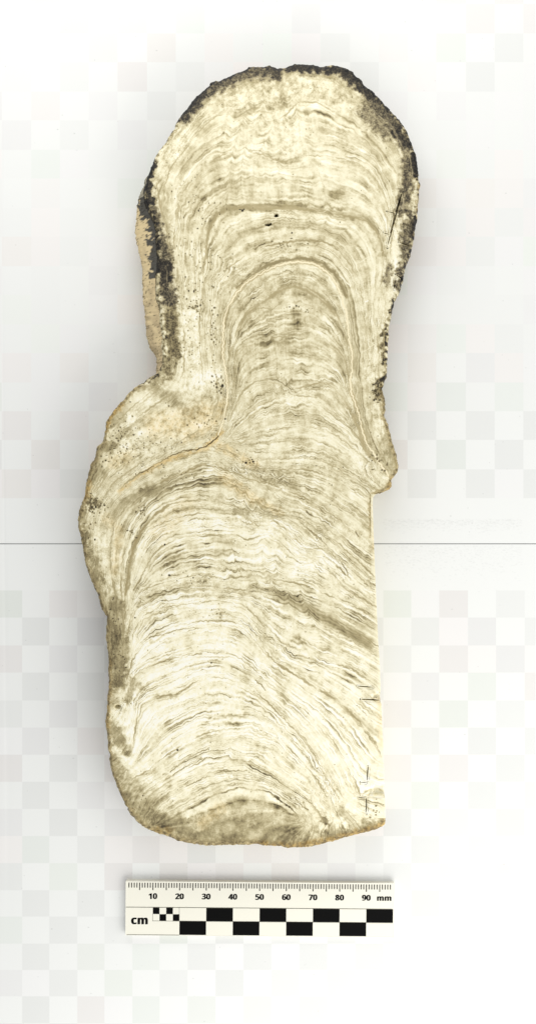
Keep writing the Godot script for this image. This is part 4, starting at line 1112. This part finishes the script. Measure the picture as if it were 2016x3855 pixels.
func build_photo_scale() -> void:
	var o := thing("photo_scale", "short white plastic photo scale with millimetre ticks and black checks, below the stone slab", "scale bar")
	# local frame: 1 unit = 1 photo pixel (0.1 mm), origin at the zero mark on the top edge
	o.position = Vector3((476.0 - CX) * KR, 0.0002, (3316.5 - CY) * KR)
	o.rotation.y = -0.0078
	var white := plain(Color(0.935, 0.925, 0.875), 0.38, 0.5)
	var ink := plain(Color(0.012, 0.012, 0.012), 0.6, 0.2)
	var grey := plain(Color(0.36, 0.35, 0.30), 0.5, 0.4)
	put(card(-3.0, 0.0, 1011.0, 205.0), "scale_body", white, o)
	# ticks: too fine to pick apart singly
	var st := SurfaceTool.new()
	st.begin(Mesh.PRIMITIVE_TRIANGLES)
	for mm in range(1, 100):
		var len := 27.5 if mm % 5 == 0 else 18.5
		block(st, mm * 10.02 - 1.9, 6.0, 3.8, len)
	st.generate_normals()
	var ticks := put(st.commit(), "tick_marks", plain(Color(0.17, 0.16, 0.12), 0.5, 0.4), o)
	ticks.set_meta("kind", "stuff")
	for k in range(1, 10):
		letters(o, str(k * 10), Vector2(k * 100.2, 57.0), 21.0, "number", ink)
	letters(o, "mm", Vector2(969.0, 57.0), 21.0, "unit_lettering", ink)
	letters(o, "cm", Vector2(51.0, 147.5), 31.5, "unit_lettering", ink)
	flat(o, -2.0, 97.0, 1003.0, 2.2, "ruled_line", grey)
	flat(o, 3.0, 201.0, 197.0, 1.8, "ruled_line", grey)
	for k in 4: flat(o, 301.0 + 200.4 * k, 99.4, 100.2, 49.6, "black_rectangle", ink)
	for k in 4: flat(o, 200.6 + 200.4 * k, 149.6, 100.2, 51.4, "black_rectangle", ink)
	for k in 2: flat(o, 100.4 + 50.2 * k, 99.4, 25.0, 24.0, "black_square", ink)
	for k in 2: flat(o, 125.6 + 50.2 * k, 123.8, 25.0, 24.4, "black_square", ink)
	# thin frames round the white cells
	flat(o, 100.4, 148.6, 99.8, 1.4, "ruled_line", grey)
	flat(o, 99.2, 123.8, 1.2, 26.2, "ruled_line", grey)
	flat(o, 199.2, 99.4, 1.2, 49.0, "ruled_line", grey)
	for k in 4: flat(o, 200.8 + 200.4 * k, 148.2, 99.8, 1.2, "ruled_line", grey)
	for k in 4: flat(o, 301.2 + 200.4 * k, 149.6, 99.2, 1.0, "ruled_line", grey)


func card(x: float, z: float, w: float, d: float) -> ArrayMesh:
	# a plate with eased edges: rings from the foot to the top
	var st := SurfaceTool.new()
	st.begin(Mesh.PRIMITIVE_TRIANGLES)
	st.set_smooth_group(-1)
	var rings := []
	var corner := 4.0
	for r in [[0.0, 0.0], [0.0, 0.0018], [-1.2, 0.00205], [-3.6, SCALE_H - 0.0002]]:
		var ring := []
		for q in [[x + w, z + d, 0.0], [x, z + d, 0.5], [x, z, 1.0], [x + w, z, 1.5]]:
			for s in 5:
				var ang: float = PI * q[2] + PI * 0.5 * s / 4.0
				var sx := -1.0 if q[0] > x else 1.0
				var sz := -1.0 if q[1] > z else 1.0
				var cx: float = q[0] + sx * corner
				var cz: float = q[1] + sz * corner
				ring.append(Vector3((cx + cos(ang) * (corner + r[0])) * KR, r[1], (cz + sin(ang) * (corner + r[0])) * KR))
		rings.append(ring)
	for k in rings.size() - 1:
		for i in 20:
			var j := (i + 1) % 20
			for v in [rings[k][i], rings[k][j], rings[k + 1][i], rings[k + 1][i], rings[k][j], rings[k + 1][j]]: st.add_vertex(v)
	for i in range(1, 19):
		for v in [rings[3][0], rings[3][i], rings[3][i + 1]]: st.add_vertex(v)
	st.generate_normals()
	return st.commit()


const INK_Y := 0.00201
const INK_T := 0.00003

func block(st: SurfaceTool, x: float, z: float, w: float, d: float) -> void:
	var b := BoxMesh.new()
	b.size = Vector3(w * KR, INK_T, d * KR)
	st.append_from(b, 0, Transform3D(Basis(), Vector3((x + w * 0.5) * KR, INK_Y, (z + d * 0.5) * KR)))


func flat(o: Node3D, x: float, z: float, w: float, d: float, called: String, mat: Material) -> void:
	var b := BoxMesh.new()
	b.size = Vector3(w * KR, INK_T, d * KR)
	var m := put(b, called, mat, o)
	m.position = Vector3((x + w * 0.5) * KR, INK_Y + (0.00001 if called == "ruled_line" else 0.0), (z + d * 0.5) * KR)


func letters(o: Node3D, text: String, at_: Vector2, cap: float, called: String, mat: Material) -> void:
	# cap: height of a capital in photo pixels; at_: middle of the word
	var f := SystemFont.new()
	f.font_names = PackedStringArray(["Droid Sans"])
	f.font_weight = 700
	var t := TextMesh.new()
	t.text = text
	t.font = f
	t.font_size = 64
	t.pixel_size = 0.001
	t.depth = 0.002
	t.curve_step = 2.0
	var probe := TextMesh.new()      # how tall a digit of this font comes out
	probe.text = "7"
	probe.font = f
	probe.font_size = 64
	probe.pixel_size = 0.001
	var k := cap * KR / probe.get_aabb().size.y
	# printed fat: the same strokes twice, a hair apart
	var st := SurfaceTool.new()
	st.append_from(t, 0, Transform3D(Basis(), Vector3(-0.0022, 0, 0)))
	st.append_from(t, 0, Transform3D(Basis(), Vector3(0.0022, 0.0008, 0.0004)))
	var m := put(st.commit(), called, mat, o)
	m.rotation.x = -PI / 2
	m.scale = Vector3(k * 1.04, k, 0.015)
	m.position = Vector3(at_.x * KR, INK_Y, at_.y * KR)
